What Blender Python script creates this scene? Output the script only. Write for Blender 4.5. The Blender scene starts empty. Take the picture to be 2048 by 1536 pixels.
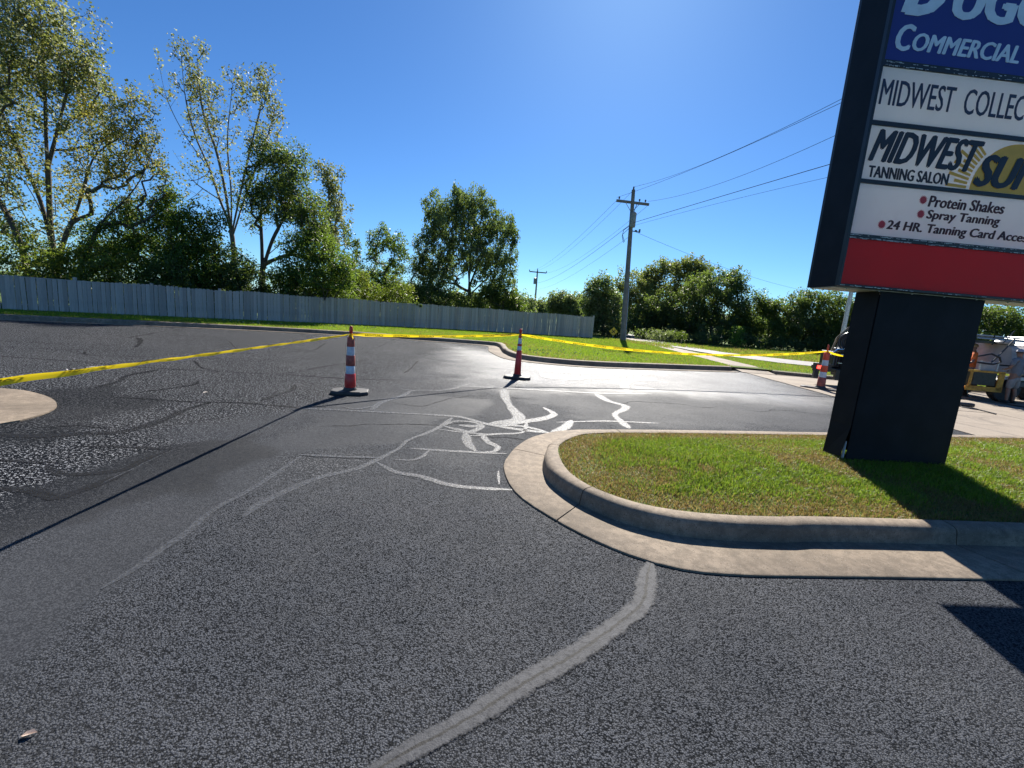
import bpy, bmesh, math, random
import numpy as np
from mathutils import Vector, Matrix, geometry
R = math.radians
rng = np.random.default_rng(11); random.seed(5)
scene = bpy.context.scene; COL = scene.collection

# ---------------------------------------------------------------- camera, sky, sun, exposure
FPX = 880.0; PITCH = math.atan(147/FPX); ROLL = R(4.5); CAMZ = 1.6
cF = Vector((0, math.cos(PITCH), -math.sin(PITCH))); _u = Vector((0, math.sin(PITCH), math.cos(PITCH)))
cR = Vector((1, 0, 0))*math.cos(ROLL) + _u*math.sin(ROLL); cU = _u*math.cos(ROLL) - Vector((1, 0, 0))*math.sin(ROLL)
cam = bpy.data.cameras.new('camera'); cam.sensor_fit = 'HORIZONTAL'; cam.angle = 2*math.atan(1024/FPX)
cam.clip_start = .05; cam.clip_end = 3000
camo = bpy.data.objects.new('camera', cam); COL.objects.link(camo)
m3 = Matrix((cR, cU, -cF)).transposed(); camo.matrix_world = Matrix.Translation((0, 0, CAMZ)) @ m3.to_4x4()
scene.camera = camo
SUN_EL, SUN_AZ = R(38.6), R(10.2)          # azimuth clockwise from +Y
w = bpy.data.worlds.new('World'); scene.world = w; w.use_nodes = True
nt = w.node_tree; bg = nt.nodes['Background']; sky = nt.nodes.new('ShaderNodeTexSky'); sky.sky_type = 'NISHITA'
sky.sun_disc = False; sky.sun_elevation = SUN_EL; sky.sun_rotation = SUN_AZ
sky.air_density = 1.0; sky.dust_density = .5; sky.ozone_density = 3.5; sky.altitude = 1200
hs = nt.nodes.new('ShaderNodeHueSaturation'); hs.inputs['Saturation'].default_value = 1.04; hs.inputs['Hue'].default_value = .505
gm = nt.nodes.new('ShaderNodeMix'); gm.data_type = 'RGBA'; gm.blend_type = 'MULTIPLY'; gm.inputs[0].default_value = 1; gm.inputs[7].default_value = (.47, .725, .91, 1)
nt.links.new(sky.outputs[0], gm.inputs[6]); nt.links.new(gm.outputs[2], hs.inputs['Color']); nt.links.new(hs.outputs[0], bg.inputs[0]); bg.inputs[1].default_value = .062
sl = bpy.data.lights.new('sun', 'SUN'); sl.energy = 4.8; sl.angle = R(.53); sl.color = (1, .945, .86)
so = bpy.data.objects.new('sun', sl); COL.objects.link(so)
sdir = Vector((math.sin(SUN_AZ)*math.cos(SUN_EL), math.cos(SUN_AZ)*math.cos(SUN_EL), math.sin(SUN_EL)))
so.rotation_euler = sdir.to_track_quat('Z', 'Y').to_euler(); so.location = (0, 0, 40)
vs = scene.view_settings; vs.view_transform = 'Standard'; vs.look = 'None'; vs.exposure = 1.24; vs.gamma = 1; vs.use_curve_mapping = False

def at(px, py, z=0.0):                     # survey helper: where a sight line meets the level z
    d = cF + cR*((px-1024)/FPX) - cU*((py-768)/FPX); t = (z-CAMZ)/d.z
    return Vector((d.x*t, d.y*t, z))
def atY(px, py, Y):                        # the same at a distance Y
    d = cF + cR*((px-1024)/FPX) - cU*((py-768)/FPX); t = Y/d.y
    return Vector((d.x*t, Y, CAMZ+d.z*t))

# ---------------------------------------------------------------- node helpers
class NT:
    def __init__(s, name):
        s.m = bpy.data.materials.new(name); s.m.use_nodes = True; s.t = s.m.node_tree
        s.b = s.t.nodes['Principled BSDF']; s.out = s.t.nodes['Material Output']
    def n(s, ty, **kw):
        x = s.t.nodes.new(ty)
        for k, v in kw.items():
            if k == 'ins':
                for a, b in v.items(): s.put(x, a, b)
            else: setattr(x, k, v)
        return x
    def put(s, node, a, v):
        i = node.inputs[a]
        if isinstance(v, bpy.types.NodeSocket): s.t.links.new(v, i)
        elif isinstance(v, bpy.types.Node): s.t.links.new(v.outputs[0], i)
        else: i.default_value = v
    def coord(s, kind='Object'): return s.n('ShaderNodeTexCoord').outputs[kind]
    def noise(s, scale, detail=3, rough=.55, vec=None, dist=0.):
        x = s.n('ShaderNodeTexNoise'); x.inputs['Scale'].default_value = scale; x.inputs['Detail'].default_value = detail
        x.inputs['Roughness'].default_value = rough; x.inputs['Distortion'].default_value = dist
        s.t.links.new(vec or s.coord(), x.inputs['Vector']); return x.outputs[0]
    def voro(s, scale, feature='F1', out='Distance', vec=None):
        x = s.n('ShaderNodeTexVoronoi', feature=feature); x.inputs['Scale'].default_value = scale
        s.t.links.new(vec or s.coord(), x.inputs['Vector']); return x.outputs[out]
    def ramp(s, fac, stops, interp='LINEAR'):
        x = s.n('ShaderNodeValToRGB'); x.color_ramp.interpolation = interp; e = x.color_ramp.elements
        while len(e) < len(stops): e.new(.5)
        for q, (p, c) in zip(e, stops):
            q.position = p; q.color = (c, c, c, 1) if isinstance(c, (int, float)) else (*c, 1)
        s.t.links.new(fac, x.inputs[0]); return x.outputs[0]
    def mix(s, f, a, b, mode='MIX'):
        x = s.n('ShaderNodeMix', data_type='RGBA', blend_type=mode)
        for k, v in ((0, f), (6, a), (7, b)):
            if isinstance(v, tuple) and len(v) == 3: v = (*v, 1)
            s.put(x, k, v)
        return x.outputs[2]
    def math(s, op, a, b=0., c=None, clamp=False):
        x = s.n('ShaderNodeMath', operation=op, use_clamp=clamp); s.put(x, 0, a); s.put(x, 1, b)
        if c is not None: s.put(x, 2, c)
        return x.outputs[0]
    def attr(s, name, out='Fac'): return s.n('ShaderNodeAttribute', attribute_name=name).outputs[out]
    def bump(s, h, strength=.5, dist=.01, normal=None):
        x = s.n('ShaderNodeBump'); s.put(x, 'Height', h); s.put(x, 'Strength', strength); s.put(x, 'Distance', dist)
        if normal is not None: s.put(x, 'Normal', normal)
        return x.outputs[0]
    def set(s, **kw):
        for k, v in kw.items():
            k = k.replace('_', ' ')
            if isinstance(v, tuple) and len(v) == 3: v = (*v, 1)
            s.put(s.b, k, v)
        return s.m
def simple(name, col, rough=.6, metal=0., var=.25, scale=6., bumpd=0., spec=.5, bscale=None, emis=None):
    m = NT(name); c = m.noise(scale, 4)
    d = tuple(x*(1-var) for x in col); l = tuple(min(1, x*(1+var)) for x in col)
    m.set(Base_Color=m.ramp(c, [(.3, d), (.7, l)]), Roughness=rough, Metallic=metal, Specular_IOR_Level=spec)
    if bumpd: m.set(Normal=m.bump(m.noise(bscale or scale*8, 3), .6, bumpd))
    if emis: m.set(Emission_Color=emis[0], Emission_Strength=emis[1])
    return m.m

# ---------------------------------------------------------------- mesh helpers
def link(name, me, mat=None, parent=None):
    o = bpy.data.objects.new(name, me); COL.objects.link(o)
    if mat is not None and me is not None and not me.materials: me.materials.append(mat)
    if parent is not None: o.parent = parent
    return o
def tag(o, label=None, cat=None, group=None, kind=None):
    for k, v in (('label', label), ('category', cat), ('group', group), ('kind', kind)):
        if v: o[k] = v
    return o
def thing(name, label, cat, loc=(0, 0, 0), rz=0., group=None):
    o = bpy.data.objects.new(name, None); COL.objects.link(o); o.location = loc; o.rotation_euler = (0, 0, rz)
    o.empty_display_size = .1
    return tag(o, label, cat, group)
def pydata(name, v, f, mat=None, parent=None, smooth=False):
    me = bpy.data.meshes.new(name); me.from_pydata([tuple(x) for x in v], [], [tuple(x) for x in f]); me.update()
    if smooth: me.polygons.foreach_set('use_smooth', [True]*len(me.polygons))
    return link(name, me, mat, parent)
class MB:                                   # collects boxes, bars and tubes into one mesh
    def __init__(s): s.v = []; s.f = []
    def add(s, v, f):
        o = len(s.v); s.v += [Vector(x) for x in v]; s.f += [tuple(i+o for i in q) for q in f]; return s
    def box(s, c, d, rz=0., M=None):
        x, y, z = (q/2 for q in d)
        p = [Vector((a*x, b*y, e*z)) for e in (-1, 1) for a, b in ((-1, -1), (1, -1), (1, 1), (-1, 1))]
        m = M if M is not None else Matrix.Rotation(rz, 3, 'Z')
        p = [m @ q + Vector(c) for q in p]
        return s.add(p, [(3, 2, 1, 0), (4, 5, 6, 7), (0, 1, 5, 4), (1, 2, 6, 5), (2, 3, 7, 6), (3, 0, 4, 7)])
    def tube(s, pts, r, n=8, cap=True):
        pts = [Vector(p) for p in pts]; rs = r if isinstance(r, (list, tuple)) else [r]*len(pts)
        v = []; prev = None
        for i, p in enumerate(pts):
            t = (pts[min(i+1, len(pts)-1)] - pts[max(i-1, 0)]).normalized()
            if prev is None: a = t.orthogonal().normalized()
            else: a = (prev - t*prev.dot(t)); a = a.normalized() if a.length > 1e-6 else t.orthogonal().normalized()
            prev = a; b = t.cross(a)
            v += [p + (a*math.cos(2*math.pi*k/n) + b*math.sin(2*math.pi*k/n))*rs[i] for k in range(n)]
        f = [(i*n+k, i*n+(k+1) % n, (i+1)*n+(k+1) % n, (i+1)*n+k) for i in range(len(pts)-1) for k in range(n)]
        if cap: f += [tuple(range(n))[::-1], tuple((len(pts)-1)*n+k for k in range(n))]
        return s.add(v, f)
    def lathe(s, prof, n=20, c=(0, 0, 0), axis=None):     # prof: (radius, z)
        m = axis.to_track_quat('Z', 'Y').to_matrix() if axis is not None else Matrix.Identity(3)
        v = [m @ Vector((r*math.cos(2*math.pi*k/n), r*math.sin(2*math.pi*k/n), z)) + Vector(c) for r, z in prof for k in range(n)]
        f = [(i*n+k, i*n+(k+1) % n, (i+1)*n+(k+1) % n, (i+1)*n+k) for i in range(len(prof)-1) for k in range(n)]
        f += [tuple(range(n))[::-1], tuple((len(prof)-1)*n+k for k in range(n))]
        return s.add(v, f)
    def build(s, name, mat, parent=None, smooth=False, bevel=0.):
        o = pydata(name, s.v, s.f, mat, parent, smooth)
        if smooth: o.data.set_sharp_from_angle(angle=R(35))
        if bevel:
            b = o.modifiers.new('bevel', 'BEVEL'); b.width = bevel; b.segments = 2; b.limit_method = 'ANGLE'
        return o
def npmesh(name, V, F, nper, col=None, cname='tint', mat=None, parent=None):   # fast mesh with equal polygon sizes
    me = bpy.data.meshes.new(name); nv = len(V); nf = len(F)
    me.vertices.add(nv); me.vertices.foreach_set('co', np.asarray(V, np.float32).ravel())
    me.loops.add(nf*nper); me.polygons.add(nf)
    me.loops.foreach_set('vertex_index', np.asarray(F, np.int32).ravel())
    me.polygons.foreach_set('loop_start', np.arange(0, nf*nper, nper, dtype=np.int32))
    me.polygons.foreach_set('loop_total', np.full(nf, nper, np.int32))
    if col is not None:
        a = me.attributes.new(cname, 'FLOAT_COLOR', 'POINT'); c = np.ones((nv, 4), np.float32); c[:, :col.shape[1]] = col
        a.data.foreach_set('color', c.ravel())
    me.update(calc_edges=True)
    return link(name, me, mat, parent)
def inside(px, py, poly):
    r = np.zeros(px.shape, bool); n = len(poly)
    for i in range(n):
        x0, y0 = poly[i]; x1, y1 = poly[(i+1) % n]
        if y0 == y1: continue
        r ^= ((y0 > py) != (y1 > py)) & (px < (x1-x0)*(py-y0)/(y1-y0) + x0)
    return r
def seg_dist(px, py, pts, closed=False):
    d = np.full(px.shape, 1e9); n = len(pts)
    for i in range(n if closed else n-1):
        (ax, ay), (bx, by) = pts[i], pts[(i+1) % n]; L = (bx-ax)**2+(by-ay)**2 + 1e-12
        t = np.clip(((px-ax)*(bx-ax)+(py-ay)*(by-ay))/L, 0, 1)
        d = np.minimum(d, np.hypot(px-ax-t*(bx-ax), py-ay-t*(by-ay)))
    return d
def smooth01(x, a, b): t = np.clip((x-a)/(b-a), 0, 1); return t*t*(3-2*t)
def vnoise(x, y, s, seed=0):                # smooth value noise 0..1
    g = np.random.default_rng(seed).random((256, 256)); u = x*s; v = y*s; i = np.floor(u).astype(int); j = np.floor(v).astype(int)
    fu = u-i; fv = v-j; fu = fu*fu*(3-2*fu); fv = fv*fv*(3-2*fv)
    G = lambda a, b: g[a % 256, b % 256]
    return (G(i, j)*(1-fu)+G(i+1, j)*fu)*(1-fv) + (G(i, j+1)*(1-fu)+G(i+1, j+1)*fu)*fv
def catmull(pts, step):
    P = [Vector(p) for p in pts]; P = [2*P[0]-P[1]] + P + [2*P[-1]-P[-2]]; out = []
    for i in range(1, len(P)-2):
        n = max(1, int((P[i+1]-P[i]).length/step))
        for k in range(n):
            t = k/n; a, b, c, d = P[i-1:i+3]
            out.append(.5*((2*b) + (c-a)*t + (2*a-5*b+4*c-d)*t*t + (3*b-a-3*c+d)*t**3))
    out.append(P[-2]); return out
def fill(name, poly, zf, step, mat, parent=None, skirt=0.):
    poly = [tuple(p[:2]) for p in poly]
    xs = [p[0] for p in poly]; ys = [p[1] for p in poly]
    gx, gy = np.meshgrid(np.arange(min(xs), max(xs), step)+step*.37, np.arange(min(ys), max(ys), step)+step*.41)
    gx = gx.ravel(); gy = gy.ravel(); ok = inside(gx, gy, poly) & (seg_dist(gx, gy, poly, True) > step*.35)
    pts = [Vector(p) for p in poly] + [Vector((a, b)) for a, b in zip(gx[ok], gy[ok])]
    n = len(poly)
    v, e, f, *_ = geometry.delaunay_2d_cdt(pts, [(i, (i+1) % n) for i in range(n)], [], 1, 1e-6)
    X = np.array([q[0] for q in v]); Y = np.array([q[1] for q in v]); Z = zf(X, Y)
    return pydata(name, list(zip(X, Y, Z)), f, mat, parent, True)

# ---------------------------------------------------------------- ground materials
def asphalt_material():
    m = NT('asphalt'); co = m.coord()
    smooth = m.attr('smooth'); fresh = m.attr('fresh'); wear = m.attr('wear'); glaze = m.attr('glaze')
    big = m.noise(.45, 4); mid = m.noise(3.5, 4, .6)
    v1 = m.voro(140, 'F1'); cell = m.voro(140, 'F1', 'Color'); v2 = m.voro(210, 'F1')
    fine = m.noise(320, 2)
    stone = m.math('SUBTRACT', 1., m.math('MULTIPLY', v1, 1.15), clamp=True)     # 1 on a stone, 0 in the joints
    cellv = m.n('ShaderNodeSeparateColor'); m.put(cellv, 0, cell); cv = cellv.outputs[0]
    h = m.math('ADD', m.math('MULTIPLY', stone, .7), m.math('MULTIPLY', cv, .75))
    h = m.math('ADD', h, m.math('MULTIPLY', m.math('SUBTRACT', 1., v2), .35))
    rough_h = m.math('MULTIPLY', h, m.math('SUBTRACT', 1., m.math('MULTIPLY', smooth, .72)))
    # colour: worn stone tops paler than the binder, whose dark includes painted pit shade
    lump = m.noise(120, 2, .5)
    t0 = m.math('MULTIPLY', m.math('MULTIPLY', m.math('ADD', stone, .15), m.math('ADD', cv, .25)), m.ramp(lump, [(.38, .82), (.56, 1.)]))
    top = m.ramp(t0, [(.15, 0.), (.64, 1.)])
    top = m.mix(m.ramp(m.noise(1.3, 3), [(.35, .0), (.7, .35)]), top, (.25, .25, .25))
    base = m.mix(top, (.003, .004, .005), (.068, .075, .090))
    base = m.mix(m.math('MULTIPLY', m.ramp(mid, [(.35, 0.), (.75, 1.)]), .12), base, (.075, .074, .076))
    base = m.mix(m.math('MULTIPLY', m.ramp(big, [(.35, 0.), (.7, 1.)]), .15), base, (.045, .046, .05))
    sm = m.mix(top, (.018, .020, .024), (.034, .037, .043))
    base = m.mix(m.math('MULTIPLY', smooth, .75), base, sm)
    fr = m.mix(m.ramp(m.math('MULTIPLY', m.math('ADD', m.math('MULTIPLY', stone, cv), .25), m.ramp(m.noise(42, 2, .5), [(.46, .2), (.58, 1.)])), [(.40, 0.), (.52, 1.)]), (.006, .007, .009), (.34, .35, .37))  # pale specks paint sun glints into the fresh sealer's colour
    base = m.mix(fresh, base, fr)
    base = m.mix(m.math('MULTIPLY', glaze, .85), base, (.012, .013, .015))
    base = m.mix(m.math('MULTIPLY', wear, .22), base, (.09, .09, .092))
    r = m.math('ADD', .60, m.math('MULTIPLY', fresh, -.10)); r = m.math('ADD', r, m.math('MULTIPLY', cv, .16))
    pol = m.attr('polish'); r = m.math('SUBTRACT', r, m.math('MULTIPLY', pol, .22)); m.set(Base_Color=base, Roughness=r, Specular_IOR_Level=m.math('MULTIPLY', m.math('MULTIPLY', m.math('MULTIPLY', m.ramp(m.noise(24, 5, .75), [(.36, .55), (.62, 1.25)]), m.ramp(m.noise(.9, 5, .65), [(.36, .72), (.62, 1.12)])), m.math('MULTIPLY', m.math('SUBTRACT', 1., m.math('MULTIPLY', fresh, .72)), m.math('ADD', .21, m.math('MULTIPLY', pol, .5)))), m.math('MINIMUM', m.math('ADD', m.math('ADD', .04, m.math('MULTIPLY', pol, .12)), m.math('MAXIMUM', m.ramp(t0, [(.15, 0.), (.6, 1.)]), m.math('MULTIPLY', smooth, .42))), 1.)))
    st = m.math('SUBTRACT', 1., m.math('MULTIPLY', smooth, .45))
    m.set(Normal=m.bump(m.math('ADD', rough_h, m.math('MULTIPLY', fine, .12)), st, .0048))
    return m.m
def concrete_material(name='concrete', a=(.18, .14, .10), b=(.34, .27, .195), dark=.6):
    m = NT(name); n1 = m.noise(1.1, 5, .6); n2 = m.noise(14, 4, .65); n3 = m.noise(160, 3, .7); sp = m.voro(70, 'F1')
    c = m.mix(m.ramp(n1, [(.3, 0.), (.7, 1.)]), a, b)
    c = m.mix(m.math('MULTIPLY', m.ramp(n2, [(.42, 1.), (.6, 0.)]), dark), c, tuple(x*.55 for x in a))
    c = m.mix(m.math('MULTIPLY', m.ramp(n3, [(.35, 0.), (.7, 1.)]), .3), c, tuple(x*1.1 for x in b))
    c = m.mix(m.ramp(sp, [(.10, .6), (.2, 0.)]), c, (.5, .46, .4)); pt = m.voro(38, 'F1'); c = m.mix(m.ramp(pt, [(.12, .8), (.2, 0.)]), c, (.06, .05, .04))
    stn = m.noise(.7, 6, .7, None, 1.5); c = m.mix(m.ramp(stn, [(.50, 0.), (.66, .6)]), c, tuple(x*.5 for x in a)); gr = m.noise(330, 2, .6); c = m.mix(m.ramp(gr, [(.4, .35), (.6, 0.)]), c, tuple(x*.6 for x in a))
    m.set(Base_Color=c, Roughness=.82, Specular_IOR_Level=.35)
    m.set(Normal=m.bump(m.math('ADD', n3, m.math('MULTIPLY', n2, .8)), .55, .004)); return m.m
def soil_material():
    m = NT('turf_soil'); n1 = m.noise(.9, 4, .6); n2 = m.noise(26, 4, .7); n3 = m.noise(.12, 3)
    c = m.mix(m.ramp(n2, [(.35, 0.), (.65, 1.)]), (.05, .085, .014), (.11, .16, .03))
    c = m.mix(m.ramp(n1, [(.52, 0.), (.72, .7)]), c, (.13, .11, .055))
    c = m.mix(m.ramp(n3, [(.4, 0.), (.62, .35)]), c, (.07, .11, .02))
    m.set(Base_Color=c, Roughness=.95, Specular_IOR_Level=.15, Normal=m.bump(n2, .8, .03)); return m.m
def blade_material(name):
    m = NT(name); c = m.attr('tint', 'Color')
    m.set(Base_Color=c, Roughness=.45, Specular_IOR_Level=.35)
    tr = m.n('ShaderNodeBsdfTranslucent'); m.put(tr, 'Color', m.mix(.12, c, (.25, .32, .03), 'MIX'))
    mx = m.n('ShaderNodeMixShader'); m.put(mx, 0, .5); m.put(mx, 1, m.b.outputs[0]); m.put(mx, 2, tr.outputs[0])
    m.put(m.out, 'Surface', mx.outputs[0]); return m.m
M = dict(asphalt=asphalt_material(), concrete=concrete_material(), slab=concrete_material('slab_concrete', (.24, .195, .15), (.32, .265, .205), .2),
         soil=soil_material(), blade=blade_material('grass_blade'))
def seal_material(name, a, b, rough, crack, wornr=((.30, .7), (.5, 1.)), spec=.35):
    m = NT(name); n = m.noise(18, 5, .7); f = m.noise(260, 2); v = m.voro(115)
    c = m.mix(m.ramp(n, [(.35, 0.), (.65, 1.)]), a, b); c = m.mix(m.math('MULTIPLY', m.ramp(f, [(.4, 0.), (.62, 1.)]), .35), c, tuple(x*.6 for x in a))
    if crack:
        k = m.attr('across'); k = m.math('ADD', k, m.math('MULTIPLY', m.math('SUBTRACT', m.noise(22, 5, .7), .5), .55))
        c = m.mix(m.ramp(m.math('ABSOLUTE', k), [(.08, 1.), (.17, 0.)]), c, (.02, .02, .02))
    m.set(Base_Color=c, Roughness=rough, Normal=m.bump(m.math('ADD', v, f), .45, .0025), Specular_IOR_Level=spec); 
    # ragged rim where the sealant wears away over the stones
    e = m.math('ABSOLUTE', m.attr('across')); e = m.math('ADD', e, m.math('MULTIPLY', m.math('SUBTRACT', m.noise(55, 4, .75), .5), .9))
    al = m.math('MULTIPLY', m.ramp(e, [(.72, 1.), (1.0, 0.)]), m.ramp(m.noise(48, 4, .7), wornr)); m.set(Alpha=al); return m.m
M['seal_pale'] = seal_material('aged_sealant', (.060, .063, .069), (.092, .096, .104), .46, False, ((.36, .30), (.62, .95)), .30)
M['seal_crack'] = seal_material('cracked_sealant', (.036, .038, .044), (.064, .067, .075), .7, True, ((.30, .6), (.5, 1.)), .22)
M['seal_dark'] = seal_material('fresh_sealant', (.007, .008, .010), (.014, .015, .018), .75, False, ((.34, .25), (.6, .95)), .14)

# ---------------------------------------------------------------- asphalt lot
def axis(parts): 
    a = []
    for lo, hi, st in parts: a += list(np.arange(lo, hi, st))
    return np.array(a + [parts[-1][1]])
ax = axis([(-60, -14, 1.), (-14, -6, .14), (-6, 5, .06), (5, 9.2, .12), (9.2, 20, 1.)]); ay = axis([(-10, .6, .5), (.6, 9, .06), (9, 20, .14)])
GX, GY = np.meshgrid(ax, ay); gx = GX.ravel(); gy = GY.ravel()
keep_lim = 8.56
wob = lambda s, k: (vnoise(gx, gy, s, k)-.5)
def zone(px, soft, w0=.12, seed=1):
    poly = [tuple(at(*p)[:2]) for p in px]
    d = seg_dist(gx, gy, poly, True)*np.where(inside(gx, gy, poly), 1, -1) + wob(2.2, seed)*w0*2 + wob(7, seed+1)*w0
    return smooth01(d, -soft, soft)
sm1 = zone([(-60, 1140), (190, 1018), (440, 905), (600, 862), (690, 800), (860, 790), (980, 800), (960, 830), (880, 838), (800, 880), (600, 906), (430, 1025), (200, 1195), (90, 1290), (-60, 1420)], .10, .10, 3)
sm2 = zone([(1000, 778), (1300, 776), (1660, 800), (1660, 860), (1450, 858), (1230, 850), (1060, 800)], .3, .3, 7)*.7
sm3 = zone([(860, 845), (1010, 900), (1010, 930), (920, 940), (830, 900)], .15, .1, 12)*.5
wet = zone([(-60, 1110), (-60, 1000), (150, 940), (330, 895), (520, 868), (545, 905), (455, 945), (420, 975), (330, 985), (170, 1045)], .06, .12, 21)
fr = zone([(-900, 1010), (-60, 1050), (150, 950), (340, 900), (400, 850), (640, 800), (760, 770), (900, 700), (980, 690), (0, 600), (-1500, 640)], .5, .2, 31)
polish = zone([(900, 690), (1030, 715), (1250, 728), (1480, 742), (1680, 800), (1640, 812), (1300, 782), (950, 772)], 1.1, .3, 91)
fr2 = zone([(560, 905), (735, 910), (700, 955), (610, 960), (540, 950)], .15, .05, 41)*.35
patch_dark = zone([(-60, 790), (200, 775), (300, 800), (290, 830), (130, 850), (60, 880), (-60, 890)], .2, .3, 51)
glz = np.clip(wet*.85 + patch_dark*.75, 0, 1)
wearv = smooth01(vnoise(gx, gy, .8, 61), .55, .9)*.5
zz = np.zeros_like(gx) + (vnoise(gx, gy, .35, 77)-.5)*.0*smooth01(seg_dist(gx, gy, [(-.1, 3), (.3, 6), (8.5, 7.6)]), .3, 1.5)
nx = len(ax); ny = len(ay); idx = np.arange(nx*ny).reshape(ny, nx)
F = np.stack([idx[:-1, :-1], idx[:-1, 1:], idx[1:, 1:], idx[1:, :-1]], -1).reshape(-1, 4)
cx = gx[F].mean(1); cy = gy[F].mean(1); F = F[(cx < keep_lim) | (cy < 7.9)]
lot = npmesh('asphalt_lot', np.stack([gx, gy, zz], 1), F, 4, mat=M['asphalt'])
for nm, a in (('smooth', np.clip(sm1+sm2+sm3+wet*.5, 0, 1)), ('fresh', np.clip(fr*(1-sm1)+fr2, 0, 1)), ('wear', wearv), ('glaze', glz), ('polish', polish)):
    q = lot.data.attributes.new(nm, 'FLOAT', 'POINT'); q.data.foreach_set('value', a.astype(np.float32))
lot.data.polygons.foreach_set('use_smooth', np.ones(len(F), bool)); tag(lot, kind='structure')

M['crack'] = simple('crack_dark', (.006, .006, .007), .9, spec=.05)  # plain dark colour of the fine cracks
def Z1(pts, sx, ox, oy): return [(ox+a/sx, oy+b/sx) for a, b in pts]
def seal(px, wid, mat, name='crack_seal', z=.006, wseed=0):
    P = catmull([at(a, b) for a, b in px], .05); L = len(P); v = []; f = []; ac = []
    rr = random.Random(wseed+L); ph = rr.random()*9
    for i, p in enumerate(P):
        t = (P[min(i+1, L-1)]-P[max(i-1, 0)]).normalized(); n = Vector((-t.y, t.x, 0))
        s = i*.05; wl = wid*(1+.22*math.sin(s*2.1+ph)+.10*math.sin(s*5.3+2*ph)+.22*(rr.random()-.5)); wl *= min(1, .35+min(i, L-1-i)*.2)
        off = n*(.008*math.sin(s*3.7+ph)+.006*(rr.random()-.5))
        for k in (-1, 0, 1): v.append(p+off+n*k*wl*.62+Vector((0, 0, z))); ac.append(k)
        if i: b = (i-1)*3; f += [(b, b+1, b+4, b+3), (b+1, b+2, b+5, b+4)]
    o = pydata(name, v, f, mat, lot); a = o.data.attributes.new('across', 'FLOAT', 'POINT'); a.data.foreach_set('value', ac)
    return o
seal([(1300, 1124), (1290, 1165), (1282, 1205), (1240, 1245), (1150, 1312), (1060, 1365), (1000, 1402), (900, 1462), (800, 1512), (700, 1575), (560, 1650)], .088, M['seal_crack'])
q7 = lambda p: Z1(p, 2.926, 600, 600)
for i, (p, wd) in enumerate([
    ([(-330, 1270), (-200, 1180), (0, 1085), (110, 1040), (230, 1010), (350, 980), (480, 920), (580, 870), (640, 820), (740, 780), (810, 745), (890, 690)], .06),
    ([(640, 870), (800, 880), (1000, 890), (1210, 900)], .055), ([(450, 950), (560, 1010), (700, 1035), (850, 1080), (1000, 1100), (1240, 1110)], .055),
    ([(0, 635), (300, 648), (600, 665), (870, 680), (960, 690), (1090, 725), (1250, 755), (1450, 780)], .08),
    ([(1190, 525), (1210, 590), (1240, 640), (1285, 690), (1230, 712), (1110, 727)], .16), ([(1425, 630), (1485, 668), (1420, 695), (1300, 715), (1180, 740)], .13),
    ([(960, 508), (1200, 517), (1700, 545), (2060, 552)], .11), ([(1730, 550), (1800, 590), (1900, 618), (1900, 640), (1840, 670), (1890, 720), (1930, 752)], .13),
    ([(965, 780), (980, 840), (1030, 885)], .09), ([(1070, 785), (1100, 830), (1160, 860), (1140, 888), (1080, 890)], .085),
    ([(990, 797), (1150, 785), (1300, 775), (1330, 720)], .07), ([(1590, 705), (1550, 745), (1470, 782)], .11),
    ([(1410, 425), (1440, 455), (1600, 465), (1700, 460), (2100, 478)], .17), ([(1100, 400), (1280, 410), (1500, 425), (2100, 445)], .12),
    ([(1990, 425), (1970, 460), (1900, 500), (1930, 548)], .16), ([(420, 645), (480, 600), (600, 560), (670, 530), (850, 527), (1010, 485)], .085),
    ([(760, 880), (720, 920), (650, 940), (540, 935)], .05), ([(830, 742), (900, 712), (1000, 715), (1060, 738), (1000, 772), (950, 765), (840, 740)], .075),
    ([(930, 735), (1010, 742), (1050, 735)], .12), ([(1240, 405), (1200, 435)], .12), ([(0, 908), (250, 918), (480, 925)], .05),
    ([(590, 520), (660, 530)], .06), ([(1160, 1000), (1170, 1080)], .03), ([(800, 757), (950, 775), (1150, 790)], .05),
    ([(1500, 716), (1800, 711), (2100, 722)], .05), ([(1100, 735), (1300, 742), (1470, 782)], .06), ([(250, 625), (330, 640), (420, 625), (440, 650)], .05)]):
    seal(q7(p), wd, M['seal_pale'], z=.003+.0007*(i % 7))
qa = lambda p: Z1(p, 2.695, 0, 740)
seal(qa([(1640, 455), (1480, 560), (1340, 650), (1150, 760), (1010, 880), (830, 1000), (700, 1090), (540, 1180)]), .042, M['seal_pale'], z=.0035)
seal(qa([(940, 430), (700, 540), (550, 610)]), .012, M['seal_pale'], z=.004)
for i, (p, wd) in enumerate([([(1140, 175), (1000, 215), (850, 280), (650, 335), (400, 347), (200, 357), (-60, 345)], .10), ([(1130, 175), (1300, 180), (1500, 195), (1650, 210)], .06),
    ([(1590, 80), (1570, 110), (1480, 140), (1400, 170)], .07), ([(860, 0), (690, 32), (640, 60), (520, 95)], .10), ([(1070, 60), (1020, 85), (740, 125)], .06),
    ([(-40, 480), (150, 495), (330, 500)], .05), ([(240, 520), (330, 560), (430, 562), (650, 540), (760, 490), (920, 430)], .07),
    ([(-60, 640), (150, 650), (300, 690), (400, 660), (560, 600), (700, 545)], .08), ([(380, 410), (640, 415), (900, 430)], .05), ([(640, 150), (1000, 172), (1140, 178)], .04)]):
    seal(qa(p), wd*1.0, M['seal_dark'], z=.003+.0007*(i % 6))
q2 = lambda p: Z1(p, 2.844, 0, 500)
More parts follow.
